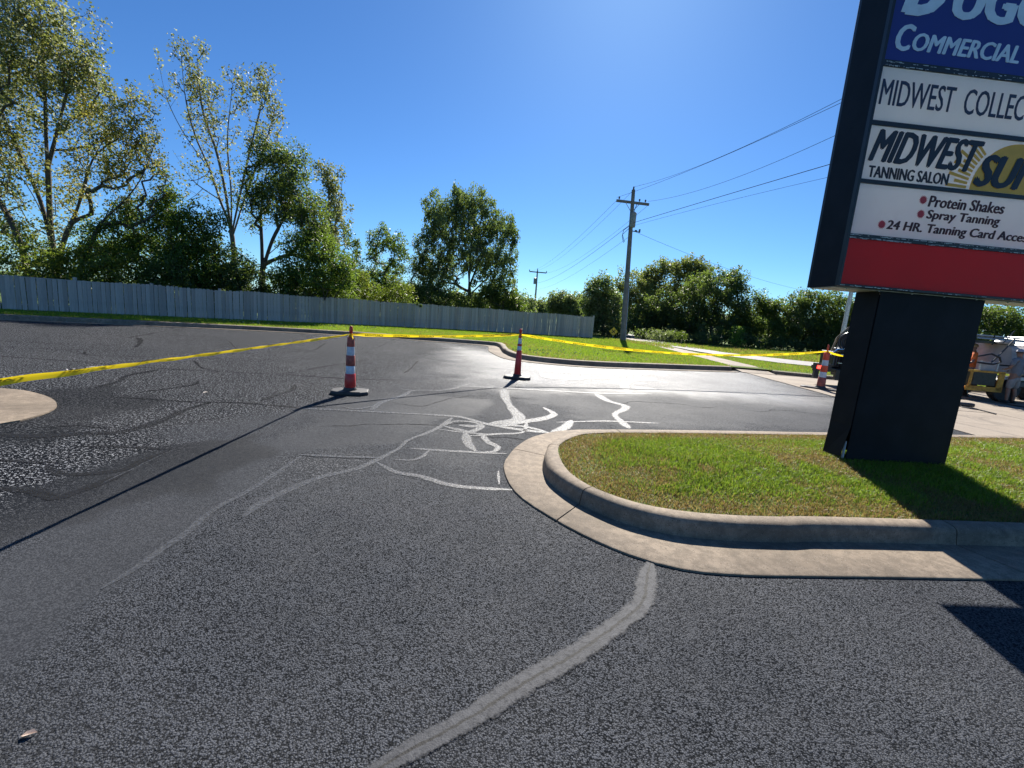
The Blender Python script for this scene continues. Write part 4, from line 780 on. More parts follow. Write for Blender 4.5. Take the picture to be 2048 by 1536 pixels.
# far trees
for i, (x, yt, rx, Y, lab) in enumerate([(1050, 598, 22, 85, 'distant hazy treetop above the fence, left of the far pole'), (1085, 603, 20, 110, 'distant low treetop beside the far pole'), (1118, 586, 20, 62, 'pale upright distant tree above the end of the fence'), (1148, 588, 18, 60, 'second pale distant tree, touching the feathery bush'), (1165, 600, 16, 58, 'small distant tree behind the fence end')]):
    tree('distant_tree', lab, Y, (x, 640), [(x, yt+16, rx, 20), (x-rx*.5, yt+22, rx*.7, 14), (x, yt+34, rx*1.1, 16)], 130, 34, .009*Y*.45, 'haze', .15, cr=(.018*Y*.5, .018*Y*.8), seed=90+i, group='distant trees beyond the fence')
wood_c = []
rg = np.random.default_rng(99)
for k in range(260):
    X = rg.uniform(-60, 90); Yk = rg.uniform(120, 170); hh = 3.2+2.6*rg.random()
    for q in range(2): wood_c.append((X+rg.normal()*2, Yk, rg.uniform(.3, 1)*hh))
V, F_, col = leaves(np.array(wood_c), np.full(len(wood_c), 2.2), 44, .9, PAL['haze'], rg); tag(npmesh('far_woods', V, F_, 4, col, mat=M['leaf']), 'low hazy line of woods on the horizon', 'woods', kind='stuff')

# ---------------------------------------------------------------- grass blades
def grass(name, X, Y, Z, h, wd, col, rg, lean=.5):
    n = len(X); az = rg.random(n)*2*math.pi; la = rg.random(n)*2*math.pi; ln = lean*rg.random(n)*h
    b = np.stack([X, Y, Z], 1); s = np.stack([np.cos(az)*wd, np.sin(az)*wd, np.zeros(n)], 1)*.5; d = np.stack([np.cos(la)*ln, np.sin(la)*ln, np.zeros(n)], 1)
    up = np.zeros((n, 3)); up[:, 2] = h
    V = np.stack([b-s, b+s, b+s*.75+d*.35+up*.55, b-s*.75+d*.35+up*.55, b+d+up*(1-.25*lean)], 1).reshape(-1, 3)
    k = np.arange(n)[:, None]*5; F = np.concatenate([k+np.array([[0, 1, 2]]), k+np.array([[0, 2, 3]]), k+np.array([[3, 2, 4]])], 1).reshape(-1, 3)
    return tag(npmesh(name, V, F, 3, np.repeat(col, 5, 0), mat=M['blade']), kind='stuff')
def turf_colour(X, Y, dry, rg):
    n = len(X); a = np.array([.11, .20, .012]); b = np.array([.26, .35, .03]); st = np.array([.27, .155, .065]); y = np.array([.27, .23, .07])
    t = rg.random((n, 1)); c = a*(1-t)+b*t; m = (rg.random(n) < dry*.9)[:, None]; k = rg.random((n, 1))**.6; c = np.where(m, st*k+y*(1-k), c); return c*(.75+.5*rg.random((n, 1)))
rg = np.random.default_rng(5)
def scatter(poly, n, rg):
    xs = [p[0] for p in poly]; ys = [p[1] for p in poly]; X = rg.uniform(min(xs), max(xs), n); Y = rg.uniform(min(ys), max(ys), n); k = inside(X, Y, poly); return X[k], Y[k]
IP = [(x, y) for x, y in island_poly if x < 9.2]
X, Y = scatter(IP, 340000, rg); d = seg_dist(X, Y, island_poly); nz = vnoise(X, Y, 1.7, 3)*.6+vnoise(X, Y, 5, 4)*.4
keep = (d > .012) & ((X < 5.5) | (rg.random(len(X)) < .6)) & (rg.random(len(X)) < .45+.75*vnoise(X, Y, 7, 9)); X, Y, d, nz = X[keep], Y[keep], d[keep], nz[keep]
dry = np.clip(1.15-smooth01(d, .04, .5)*1.05, 0, 1)+smooth01(nz, .56, .72)*.7+.0+.55*smooth01(1.6-X, 0, .9) + .5*smooth01(.9-np.hypot(X-3.3, (Y-5.1)*1.3), 0, .6); dry = np.clip(dry, 0, 1)
hgt = (.028+.038*rg.random(len(X)))*(1-.35*dry)*(1+.5*vnoise(X, Y, 3, 8)); 
grass('island_grass', X, Y, izf(X, Y)-.004, hgt, .0045+.002*rg.random(len(X)), turf_colour(X, Y, dry, rg), rg, 1.1)
# dead thatch at the kerb edge
X, Y = scatter(IP, 130000, rg); d = seg_dist(X, Y, island_poly); k = (d < .26+.25*vnoise(X, Y, 3, 2)) | (vnoise(X, Y, 1.7, 3)*.6+vnoise(X, Y, 5, 4)*.4 > .60); X, Y = X[k], Y[k]; n = len(X)
grass('dry_thatch', X, Y, izf(X, Y)-.002, .012+.018*rg.random(n), np.full(n, .004), turf_colour(X, Y, np.ones(n), rg)*.85, rg, 3.0)
VP = [(p.x, p.y) for p in BBs if p.x > -19] + [(8.4, 16.8), (8.4, 30), (5.3, 30.6), (-3, 28), (-9.3, 24.2), (-14.3, 20.3), (-19.5, 16.6)]
X, Y = scatter(VP, 260000, rg); dd = np.hypot(X, Y); n = len(X); d = seg_dist(X, Y, [(p.x, p.y) for p in BBs])
grass('verge_grass', X, Y, np.full(n, .13), .04+.05*rg.random(n), .011+.006*rg.random(n), turf_colour(X, Y, np.clip(.06+.4*(vnoise(X, Y, .7, 6)-.4)+.6*(d < .18), 0, 1), rg)*1.25, rg, .7)
VQ = [(9.7, 16.75), (30, 14.9), (30, 16.3), (16, 18.7), (12.3, 20.4), (10.4, 22.7), (9.7, 22)]; X, Y = scatter(VQ, 60000, rg); n = len(X)
grass('street_verge_grass', X, Y, np.full(n, .13), .04+.06*rg.random(n), np.full(n, .014), turf_colour(X, Y, .1+.25*vnoise(X, Y, .7, 7), rg)*1.2, rg, .7)
VR = [(9.8, 28), (14.8, 23.6), (19.5, 21.8), (50, 18.5), (50, 34), (24, 35), (9, 30.5), (5.4, 30.9), (9, 25)]; X, Y = scatter(VR, 150000, rg); n = len(X)
grass('field_grass', X, Y, np.full(n, .13), .08+.14*rg.random(n)**2, np.full(n, .022), turf_colour(X, Y, .15+.5*vnoise(X, Y, .4, 8), rg)*1.15, rg, .7)
for (a, b), cl, rz, lab in [((57, 1472), (.5, .38, .30), .4, 'pale curled leaf lying alone on the near asphalt at the lower left'), ((411, 787), (.45, .40, .34), 1.2, 'pale scrap lying on the coarse asphalt left of the nearest channelizer'), ((1186, 1067), (.4, .36, .28), 2., 'small leaf on the asphalt beside the near gutter')]:
    p = at(a, b); v = [(-.02, 0, .006), (-.008, -.011, .013), (.012, -.009, .015), (.024, .001, .007), (.01, .011, .016), (-.009, .010, .012), (0, 0, .008)]
    o = pydata('fallen_leaf', [Matrix.Rotation(rz, 3, 'Z') @ Vector(q)*(1.0 if b > 1000 else 1.9) for q in v], [(0, 1, 6), (1, 2, 6), (2, 3, 6), (3, 4, 6), (4, 5, 6), (5, 0, 6)], simple('dead_leaf', cl, .7)); o.location = p; tag(o, lab, 'leaf')
for i, (a, b, lab) in enumerate([(238, 1, ''), ]): pass
rr = random.Random(4); pcs = []
for k in range(70):
    x, y = rr.choice([(-9.3, 21.6), (-8.6, 22.2), (.9, 16.5), (1.6, 17.2), (-7.6, 22.4), (-12.5, 20)]); x += rr.gauss(0, .7); y += rr.gauss(0, .35)
    mb_ = (x, y)
    pcs.append(mb_)
mb = MB()
for x, y in pcs: mb.add([(x, y, .16), (x+.06, y+.02, .20), (x+.09, y-.03, .17), (x+.03, y-.05, .2)], [(0, 1, 2, 3)])
tag(mb.build('leaf_litter', simple('litter_leaf', (.55, .5, .42), .6)), 'pale fallen leaves scattered on the verge in front of the fence', 'leaf litter', kind='stuff')

# ---------------------------------------------------------------- utility poles, wires, lamps
M['pole'] = simple('weathered_pole_wood', (.20, .175, .155), .85, var=.25, scale=3, bumpd=.01); M['wire'] = simple('black_wire', (.02, .02, .022), .95, spec=.05); M['porcelain'] = simple('dark_insulator', (.08, .07, .07), .3)
PB = at(1245, 683, .1); PT = atY(1267, 380, 31.2)
up_ = thing('utility_pole', 'wooden utility pole with crossarm and transformer, standing on the verge past the fence', 'utility pole', (PB.x, PB.y, .1)); o0 = PB
loc = lambda p: Vector(p)-Vector((PB.x, PB.y, .1))
MB().tube([loc((PB.x, PB.y, 0)), loc(PB.lerp(PT, .5)), loc(PT)], [.19, .155, .115], 14).build('pole', M['pole'], up_, True)
CL, CR_ = loc(atY(1232, 402, 31.1)), loc(atY(1297, 410, 31.1)); MB().box((CL+CR_)/2+Vector((0, -.12, 0)), ((CR_-CL).length, .10, .16), M=(CR_-CL).to_track_quat('X', 'Z').to_matrix()).build('crossarm', M['pole'], up_)
for q, t_ in ((CL, .08), (CR_, .12), (CR_, .30)):
    c = q.lerp(CL if q is CR_ else CR_, t_)+Vector((0, -.12, .08)); MB().lathe([(.02, 0), (.02, .05), (.06, .07), (.045, .11), (.065, .14), (.03, .2)], 10, c).build('insulator', M['porcelain'], up_, True)
MB().lathe([(.02, 0), (.06, .05), (.05, .12), (.06, .16), (.03, .22)], 10, loc(PT)).build('insulator', M['porcelain'], up_, True)
for q in (CL, CR_):
    c = (CL+CR_)/2; MB().tube([c.lerp(q, .42)+Vector((0, -.1, -.05)), c+Vector((-.02, -.1, -.62))], .02, 5).build('brace', M['steel'], up_)
TC = loc(atY(1264, 440, 30.85)); M['grey_paint'] = simple('grey_paint', (.24, .25, .26), .5)
tb = MB().lathe([(.17, -.48), (.185, -.45), (.185, .38), (.20, .40), (.12, .48)], 18, TC+Vector((.05, -.1, 0))).build('transformer', M['grey_paint'], up_, True)
MB().tube([TC+Vector((.05, -.1, .48)), TC+Vector((.09, -.1, .7)), TC+Vector((.2, -.1, 1.05))], .02, 5).build('lead', M['wire'], up_)
MB().tube([TC+Vector((-.12, -.1, -.4)), TC+Vector((-.5, -.1, -.7)), TC+Vector((-.55, -.1, -1.1)), TC+Vector((-.4, -.05, -1.5))], .02, 5).build('drip_loop', M['wire'], up_)
MB().tube([TC+Vector((-.1, -.15, -.5)), TC+Vector((-.55, -.15, -1.)), TC+Vector((-.35, -.1, -1.45))], .018, 5).build('drip_loop', M['wire'], up_)
MB().tube([TC+Vector((.1, -.1, -.72)), TC+Vector((.55, -.1, -.75))], .03, 6).box(TC+Vector((.32, -.1, -.7)), (.14, .1, .12)).box(TC+Vector((.56, -.1, -.68)), (.1, .1, .22)).build('arrester', M['porcelain'], up_)
mb = MB().tube([loc(PB.lerp(PT, .0))+Vector((.18, -.05, 0)), loc(PB.lerp(PT, .36))+Vector((.155, -.05, 0))], .03, 6); mb.build('conduit', M['steel'], up_)
def wire(label, a, b, sag, r=.009, thr=None):
    a = Vector(a); b = Vector(b); P = [a.lerp(b, t/40)+Vector((0, 0, -sag*4*(t/40)*(1-t/40))) for t in range(41)]
    tag(MB().tube(P, r, 5).build('power_line', M['wire'], None, True), label, 'power line', 'power lines')
W_ = lambda p: Vector(p)+Vector((PB.x, PB.y, .1))
def to_near(label, a, px, Yk, r=.008):      # run towards the next pole, beyond the sign; fitted to pass the surveyed point
    a = Vector(a); m_ = atY(px[0], px[1], Yk); b = a+(m_-a)*2; b.z = a.z; wire(label, a, b, a.z-m_.z, r)
to_near('upper power line from the pole top towards the sign', PT+Vector((0, 0, .2)), (1681, 199), 15.5); to_near('power line just under the uppermost one, from the left end of the crossarm', W_(CL)+Vector((0, -.1, .2)), (1679, 207), 15.3)
to_near('power line from the right end of the crossarm towards the sign', W_(CR_)+Vector((-.1, -.1, .2)), (1666, 273), 15.7); to_near('neutral line below the transformer towards the sign', PB.lerp(PT, .78)+Vector((0, -.15, 0)), (1658, 329), 18, .014); to_near('thin lowest communication line towards the sign', PB.lerp(PT, .76)+Vector((0, -.15, 0)), (1654, 355), 19.5, .007)
FB = at(1070, 610, .1); FY = 88.; FBx = atY(1070, 610, FY).x; FT = atY(1075, 541, FY)
fp = thing('utility_pole', 'distant utility pole with a single crossarm, seen above the fence', 'utility pole', (FBx, FY, .1)); l2 = lambda p: Vector(p)-Vector((FBx, FY, .1))
MB().tube([(0, 0, -.2), l2(FT)], [.2, .13], 10).build('pole', M['pole'], fp, True)
fa, fb = l2(atY(1059, 543, FY)), l2(atY(1093, 546, FY)); MB().box((fa+fb)/2, ((fb-fa).length, .14, .2), M=(fb-fa).to_track_quat('X', 'Z').to_matrix()).build('crossarm', M['pole'], fp)
for q in (fa, fb, l2(FT)): MB().lathe([(.05, 0), (.09, .2), (.04, .4)], 8, q).build('insulator', M['porcelain'], fp, True)
MB().lathe([(.28, -.6), (.3, .5), (.1, .6)], 12, l2(atY(1072, 562, FY))+Vector((-.2, -.2, 0))).build('transformer', M['grey_paint'], fp, True)
Wf = lambda p: Vector(p)+Vector((FBx, FY, .1))
wire('line from the left end of the near crossarm to the distant pole', W_(CL), Wf(fa), .9); wire('line from the near pole top to the distant pole top', PT, Wf(l2(FT)), .9); wire('line from the right end of the near crossarm to the distant pole', W_(CR_), Wf(fb), .9); wire('neutral line from below the transformer to the distant pole', PB.lerp(PT, .78), Wf(l2(FT)*.75), .8, .014)
wire('lowest line from the near pole to the distant pole', PB.lerp(PT, .70), Wf(l2(FT)*.62), .8)
wire('service line running off right above the far dark trees', PB.lerp(PT, .74), atY(1640, 586, 60), .6, .01)
LY = 38.; lb = atY(1226, 672, LY); lt = atY(1231, 617, LY); la_ = atY(1197, 611, LY)
sl_ = thing('street_lamp', 'slender street lamp with long arm, left of the near utility pole', 'street lamp', (lb.x, LY, .1)); q = lambda p: Vector(p)-Vector((lb.x, LY, .1))
MB().tube([(0, 0, 0), q(lt)], [.07, .05], 8).build('pole', M['steel'], sl_, True); MB().tube([q(lt)+Vector((0, 0, -.15)), q(lt).lerp(q(la_), .5)+Vector((0, 0, .02)), q(la_)], .035, 6).build('arm', M['steel'], sl_, True); MB().box(q(la_)+Vector((-.2, 0, -.02)), (.5, .2, .1)).build('lamp_head', M['steel'], sl_)
dY = 34.; db = atY(1227, 663, dY); M['yellow_sign'] = simple('yellow_sign_paint', (.75, .5, .02), .4)
ds = thing('diamond_sign', 'small yellow diamond warning sign on a post left of the near utility pole', 'sign', (db.x, dY, .1)); s_ = .34; zc = db.z-.1
MB().box((0, .02, zc/2+.15), (.06, .03, zc+.3)).build('post', M['steel'], ds); f_ = pydata('sign_plate', [(0, -.01, zc-s_), (s_, -.01, zc), (0, -.01, zc+s_), (-s_, -.01, zc), (0, 0, zc-s_), (s_, 0, zc), (0, 0, zc+s_), (-s_, 0, zc)], [(0, 1, 2, 3), (7, 6, 5, 4), (0, 4, 5, 1), (1, 5, 6, 2), (2, 6, 7, 3), (3, 7, 4, 0)], M['yellow_sign'], ds)
for a in (-1, 1): MB().box((0, -.014, zc), (.38, .004, .06), M=Matrix.Rotation(a*R(45), 3, 'Y')).build('cross_symbol', M['tape_ink'], f_)
lY = 24.; l0 = atY(1690, 655, lY); l1 = atY(1703, 585, lY); lx = thing('light_pole', 'plain pale metal light pole rising behind the trailer, left of the sign post', 'light pole', (l0.x-.05, lY, .1))
MB().tube([(0, 0, 0), (.0, 0, 8.2)], [.11, .08], 12).build('pole', M['pale_metal'], lx, True); MB().box((0, 0, .06), (.4, .4, .12)).build('base', M['concrete'], lx); MB().tube([(0, 0, 8.1), (.8, 0, 8.35)], .04, 6).box((1.1, 0, 8.36), (.7, .3, .12)).build('lamp_head', M['grey_paint'], lx)

# ---------------------------------------------------------------- machinery on the drive
M['dirty_white'] = simple('tar_spattered_white_paint', (.40, .37, .36), .75, var=.15, scale=4); M['dirty_yellow'] = simple('tar_stained_yellow_paint', (.50, .25, .03), .6, var=.45, scale=6); M['soot'] = simple('tarry_black_steel', (.018, .018, .02), .35, var=.5, scale=12)
M['dark_metal'] = simple('dark_grey_metal', (.08, .085, .09), .4, .3, .3, 8); M['hose'] = simple('black_hose', (.02, .02, .022), .35); M['tan_hose'] = simple('tan_hose', (.25, .19, .11), .6); M['red_paint'] = simple('red_paint', (.35, .03, .04), .5)
M['lit_red'] = simple('lit_tail_light', (.7, .02, .02), .3, emis=((1, .03, .02, 1), 4.)); M['red_lens'] = simple('red_lens', (.45, .02, .02), .25); M['chrome'] = simple('bright_metal', (.6, .6, .6), .25, 1.)
def wheel(par, c, r, wd, hub='dark_metal', ax_=Vector((0, 1, 0))):
    wl = MB().lathe([(r*.62, -wd/2), (r*.93, -wd/2), (r, -wd*.36), (r, wd*.36), (r*.93, wd/2), (r*.62, wd/2)], 28, c, ax_).build('tyre', M['rubber'], par, True)
    MB().lathe([(r*.61, -wd*.35), (r*.58, -wd*.1), (r*.2, -wd*.18), (r*.16, wd*.45)], 20, c, ax_).build('rim', M[hub], wl, True)
    for k in range(6): a = k*math.pi/3; MB().lathe([(.014, -.02), (.014, .02)], 6, Vector(c)+Vector((math.cos(a)*r*.3, -wd*.2, math.sin(a)*r*.3)), ax_).build('wheel_nut', M['chrome'], wl)
    return wl
def ringpts(c, r, n=26, a0=0, a1=2*math.pi, tiltv=Vector((1, 0, 0)), up=Vector((0, 0, 1))): return [Vector(c)+tiltv*r*math.cos(a0+(a1-a0)*k/n)+up*r*math.sin(a0+(a1-a0)*k/n) for k in range(n+1)]
mx, my = 9.72, 13.9
tr = thing('sealing_trailer', 'tar blackened trailer with hose reels and lit tail light, behind the orange channelizer', 'trailer', (mx, my, .012), R(-4))
MB().box((1.7, .3, .52), (3.0, 1.3, .12)).box((1.7, -.34, .42), (3.0, .05, .18)).build('chassis', M['soot'], tr, bevel=.01)
MB().box((1.55, .3, .90), (1.9, .95, .62)).build('kettle_body', M['soot'], tr, bevel=.05); MB().box((.42, .25, .85), (.42, .7, .5)).build('engine', M['soot'], tr, bevel=.03)
for k in range(6): MB().box((.22+k*.08, -.12, .86), (.03, .02, .36)).build('cooling_fin', M['dark_metal'], tr)
MB().tube([(.1, -.1, 1.0), (.25, -.15, 1.18), (.5, -.15, 1.2), (.62, -.1, 1.02)], .03, 8).build('exhaust', M['chrome'], tr, True)
MB().tube([(.5, -.2, 1.14), (.62, -.22, 1.22), (.8, -.2, 1.16), (.95, -.2, 1.2)], .02, 6).build('pipe', M['chrome'], tr, True)
MB().box((.66, -.05, .78), (.50, .62, .86)).build('burner_box', M['soot'], tr, bevel=.04); MB().box((.30, -.40, .40), (.30, .10, .30)).build('mud_flap', M['soot'], tr)
for xc, yc, rr_ in ((.62, -.1, .30), (.86, -.12, .33), (1.12, -.15, .36)):
    rl = MB().tube(ringpts((xc, yc, 1.42), rr_, tiltv=Vector((.75, -.66, 0)).normalized()), .028, 8, False).build('hose_reel', M['hose'], tr, True)
    for q in (.8, .6): MB().tube(ringpts((xc+.02, yc+.03, 1.42), rr_*q, tiltv=Vector((.75, -.66, 0)).normalized()), .035, 8, False).build('hose_coil', M['hose'], rl, True)
    MB().lathe([(.05, -.15), (.05, .15)], 10, (xc, yc, 1.42), Vector((.66, .75, 0))).build('reel_hub', M['dark_metal'], rl, True)
MB().tube([(.28, .2, 1.05), (.40, .2, 1.55), (.62, .15, 1.85), (1.1, .1, 2.2)], .03, 8).build('boom_hose', M['tan_hose'], tr, True); MB().tube([(.35, .1, 1.1), (.46, .15, 1.65), (.9, .1, 2.02)], .02, 6).build('boom_hose', M['tan_hose'], tr, True)
MB().box((.80, .1, 1.72), (.14, .04, .60), M=Matrix.Rotation(R(25), 3, 'Y')).build('boom_plate', M['tan_hose'], tr)
MB().box((-.20, -.3, .60), (.50, .08, .24)).build('light_bracket', M['soot'], tr); MB().box((-.26, -.345, .60), (.2, .02, .10)).build('tail_light', M['lit_red'], tr, bevel=.005); MB().box((1.02, -.37, .52), (.07, .02, .05)).build('marker_light', M['lit_red'], tr)
MB().box((-.0, .3, .36), (.14, .1, .34)).build('jack', M['dark_metal'], tr)
wheel(tr, (1.05, -.42, .34), .34, .2); wheel(tr, (1.85, -.42, .34), .34, .2)
MB().tube(ringpts((1.05, -.42, .34), .41, 12, R(10), R(170)), .03, 4).tube(ringpts((1.85, -.42, .34), .41, 12, R(10), R(170)), .03, 4).build('fender', M['soot'], tr)
rr = random.Random(2)
for k in range(8): MB().box((.2+rr.random()*1.5, -.365-.005*k, .45+rr.random()*.7), (.1+.1*rr.random(), .02, .02)).build('bright_fitting', M['chrome'], tr)

kx, ky = 13.6, 14.1
tk = thing('tank_truck', 'tar spattered white tank truck with a yellow front frame, right of the sign post', 'truck', (kx, ky, .012), R(-5))
prof = [(-.9, .86), (-.62, .86), (-.62, 1.05), (-.50, 1.62), (-.28, 1.72), (.7, 1.72), (.9, 1.5), (.9, .86)]; pv = [(x, y, z) for x in (1.42, 4.9) for y, z in prof[1:]]; K = 7
pydata('tank_body', pv, [tuple(range(K)), tuple(range(K, 2*K))[::-1]]+[(k, (k+1) % K, (k+1) % K+K, k+K)[::-1] for k in range(K)], M['dirty_white'], tk)
MB().box((2.9, -.635, 1.10), (4.0, .03, .045)).build('belt_rail', M['dark_metal'], tk)
MB().box((.70, -.70, 1.02), (.48, .05, .32)).build('side_panel', M['dirty_white'], tk); MB().box((.47, -.735, 1.02), (.035, .03, .36)).box((.94, -.735, 1.02), (.045, .03, .36)).build('panel_frame', M['pale_metal'], tk)
for k in range(26):
    x = 1+rr.random()*3.; z = rr.choice((.9, .95, 1.0)) if k < 13 else 1.2+rr.random()*.3; y = -.637 if z < 1.05 else -.62+(z-1.05)*.21-.004; MB().lathe([(.012+.02*rr.random(), -.003), (.01, .004)], 7, (x, y, z), Vector((0, -1, .2))).build('tar_splash', M['soot'], tk)
MB().box((.62, -.55, .66), (.62, .5, .40)).build('toolbox', M['soot'], tk, bevel=.01); MB().box((.62, -.81, .88), (1.0, .03, .06)).box((.22, -.81, .62), (.06, .03, .5)).box((1.05, -.81, .60), (.16, .03, .55)).box((.64, -.81, .36), (1.0, .03, .14)).build('yellow_frame', M['dirty_yellow'], tk)
MB().box((.64, -.45, .36), (1.0, .6, .06)).build('front_step', M['dirty_yellow'], tk); MB().box((2.9, -.70, .74), (3.6, .16, .10)).build('deck_rail', M['pale_metal'], tk); MB().box((3., .1, .62), (5.2, 1.0, .22)).build('chassis', M['soot'], tk)
MB().box((1.9, -.74, .58), (.9, .12, .16)).build('fuel_box', M['dark_metal'], tk, bevel=.02)
for x in (1.35, 3.3, 4.3): wheel(tk, (x, -.62, .40), .40, .26)
for x in (1.35, 3.3, 4.3): wheel(tk, (x, .75, .40), .40, .26)
for i, (z, y) in enumerate(((1.86, -.5), (1.90, -.3), (1.95, -.42))): MB().tube([(.4, y, z), (2.2, y-.02, z-.03), (4.6, y, z+.02)], .022, 7).build('rack_pipe', M['steel' if i % 2 == 0 else 'dark_metal'], tk, True)
for x in (.9, 2.0, 3.2, 4.4): MB().tube([(x, -.45, 1.68), (x, -.45, 1.98)], .02, 6).build('rack_post', M['soot'], tk)
MB().box((1.2, .1, 1.76), (1.1, .6, .08)).build('hatch_platform', M['soot'], tk); MB().lathe([(.22, 0), (.24, .05), (.2, .1), (.08, .16)], 18, (1.45, -.2, 1.74)).build('hatch', M['steel'], tk, True)
pydata('hopper', [(1.9, -.5, 1.73), (3.9, -.5, 1.73), (3.9, .6, 1.73), (1.9, .6, 1.73), (2.15, -.35, 2.0), (3.6, -.35, 2.0), (3.6, .5, 2.0), (2.15, .5, 2.0)], [(3, 2, 1, 0), (4, 5, 6, 7), (0, 1, 5, 4), (1, 2, 6, 5), (2, 3, 7, 6), (3, 0, 4, 7)], M['dark_metal'], tk)
MB().tube([(2.4, -.3, 2.0), (2.42, -.3, 2.3), (2.55, -.3, 2.38), (2.7, -.3, 2.3), (2.72, -.3, 2.05)], .03, 7).build('vent_pipe', M['pale_metal'], tk, True); MB().box((3.0, -.25, 2.08), (1.1, .4, .06)).box((3.0, -.25, 2.17), (1.0, .36, .03)).build('ladder_rack', M['grey_paint'], tk)
MB().tube([(.9, -.75, 1.75), (1.1, -.8, 2.15)], .012, 5).build('antenna', M['soot'], tk)
MB().tube([(.2, -.9, 1.32), (.5, -.95, 1.42), (.72, -.97, 1.33), (.78, -.97, 1.2), (.6, -.97, 1.12), (.2, -.92, 1.14)], .028, 8).build('hose', M['hose'], tk, True); MB().tube([(.55, -.9, 1.1), (.8, -.92, 1.5), (1.1, -.85, 1.9)], .02, 6).build('hose', M['hose'], tk, True)
pump = MB().lathe([(.1, -.12), (.13, -.05), (.13, .1), (.07, .14)], 14, (1.95, -.82, .95), Vector((0, -1, 0))).box((1.95, -.75, .82), (.2, .2, .14)).build('pump', M['red_paint'], tk, True)
MB().box((3.55, -.70, .98), (.5, .05, .4)).build('red_locker', M['red_paint'], tk); MB().box((2.55, -.74, 1.0), (.05, .04, .4)).build('white_bar', M['dirty_white'], tk)
MB().box((5.6, .1, 1.3), (1.2, 1.5, 1.5)).build('cab', M['dirty_white'], tk, bevel=.12); MB().box((5.6, -.66, 1.65), (.8, .02, .5)).build('cab_window', M['dark_metal'], tk)
def hose(label, P, r, name='hose', mat='hose', cat='hose'): return tag(MB().tube(catmull(P, .12), r, 7).build(name, M[mat], None, True), label, cat)
hose('black hose lying across the concrete from behind the sign post', [at(1900, 800, .03), at(1925, 814, .03), at(1955, 819, .03), at(1992, 828, .03)], .016)
hose('thin cable looping under the truck front beside its wheel', [at(1925, 782, .03), at(1935, 790, .03), at(1945, 792, .03), at(1952, 792, .03)], .012, 'cable', cat='cable')
hose('second hose lying in the shade in front of the truck wheels', [at(1905, 796, .03), at(1950, 800, .03), at(2000, 806, .03), at(2060, 816, .03)], .02)
p = at(1916, 812, .012); wp = thing('squeegee_head', 'black spreader head lying on the concrete at the right edge of the sign post', 'tool', p, R(-8))
MB().box((0, 0, .06), (.7, .14, .10)).build('blade', M['soot'], wp, bevel=.03); MB().tube([(0, 0, .08), (-.5, .3, .25), (-.9, .5, .6)], .018, 6).build('handle', M['dark_metal'], wp, True)
p = at(1925, 792, .012); cn = MB().lathe([(.20, 0), (.19, .03), (.12, .06), (.05, .28), (.03, .3)], 16).build('tar_bucket', M['soot'], None, True); cn.location = p; tag(cn, 'squat black funnel shaped bucket beside the truck front', 'bucket')

# ---------------------------------------------------------------- people
def skin(name, J, E_, mat, parent, root=0, sub=2):
    me = bpy.data.meshes.new(name); me.from_pydata([j[0] for j in J], E_, []); o = link(name, me, None, parent)
    bm = bmesh.new(); bm.from_mesh(me); ly = bm.verts.layers.skin.verify()
    for v, j in zip(bm.verts, J): r = j[1]; v[ly].radius = r if isinstance(r, tuple) else (r, r); v[ly].use_root = False
    bm.verts.ensure_lookup_table(); bm.verts[root][ly].use_root = True; bm.to_mesh(me); bm.free()
    m = o.modifiers.new('skin', 'SKIN'); m.use_smooth_shade = True; s = o.modifiers.new('sub', 'SUBSURF'); s.levels = s.render_levels = sub
    pw = o.parent; o.parent = None; bpy.context.view_layer.update(); nm = bpy.data.meshes.new_from_object(o.evaluated_get(bpy.context.evaluated_depsgraph_get())); o.modifiers.clear(); o.data = nm; o.parent = pw
    nm.materials.clear(); nm.materials.append(mat); nm.polygons.foreach_set('use_smooth', [True]*len(nm.polygons)); return o
M['skin'] = simple('tanned_skin', (.28, .14, .09), .55, var=.12); M['hair'] = simple('brown_hair', (.06, .035, .02), .7); M['blond'] = simple('fair_hair', (.35, .24, .12), .7)
M['grey_shirt'] = simple('grey_t_shirt', (.17, .18, .20), .85, var=.15, scale=9, bumpd=.004); M['khaki'] = simple('khaki_shorts', (.30, .26, .23), .85, var=.2, scale=9, bumpd=.004); M['cap'] = simple('light_grey_cap', (.35, .35, .40), .8); M['orange_shirt'] = simple('orange_work_shirt', (.75, .16, .03), .8, var=.15, scale=8, bumpd=.003); M['jeans'] = simple('dark_trousers', (.04, .05, .08), .85); M['shoe'] = simple('dark_boots', (.03, .025, .02), .6)
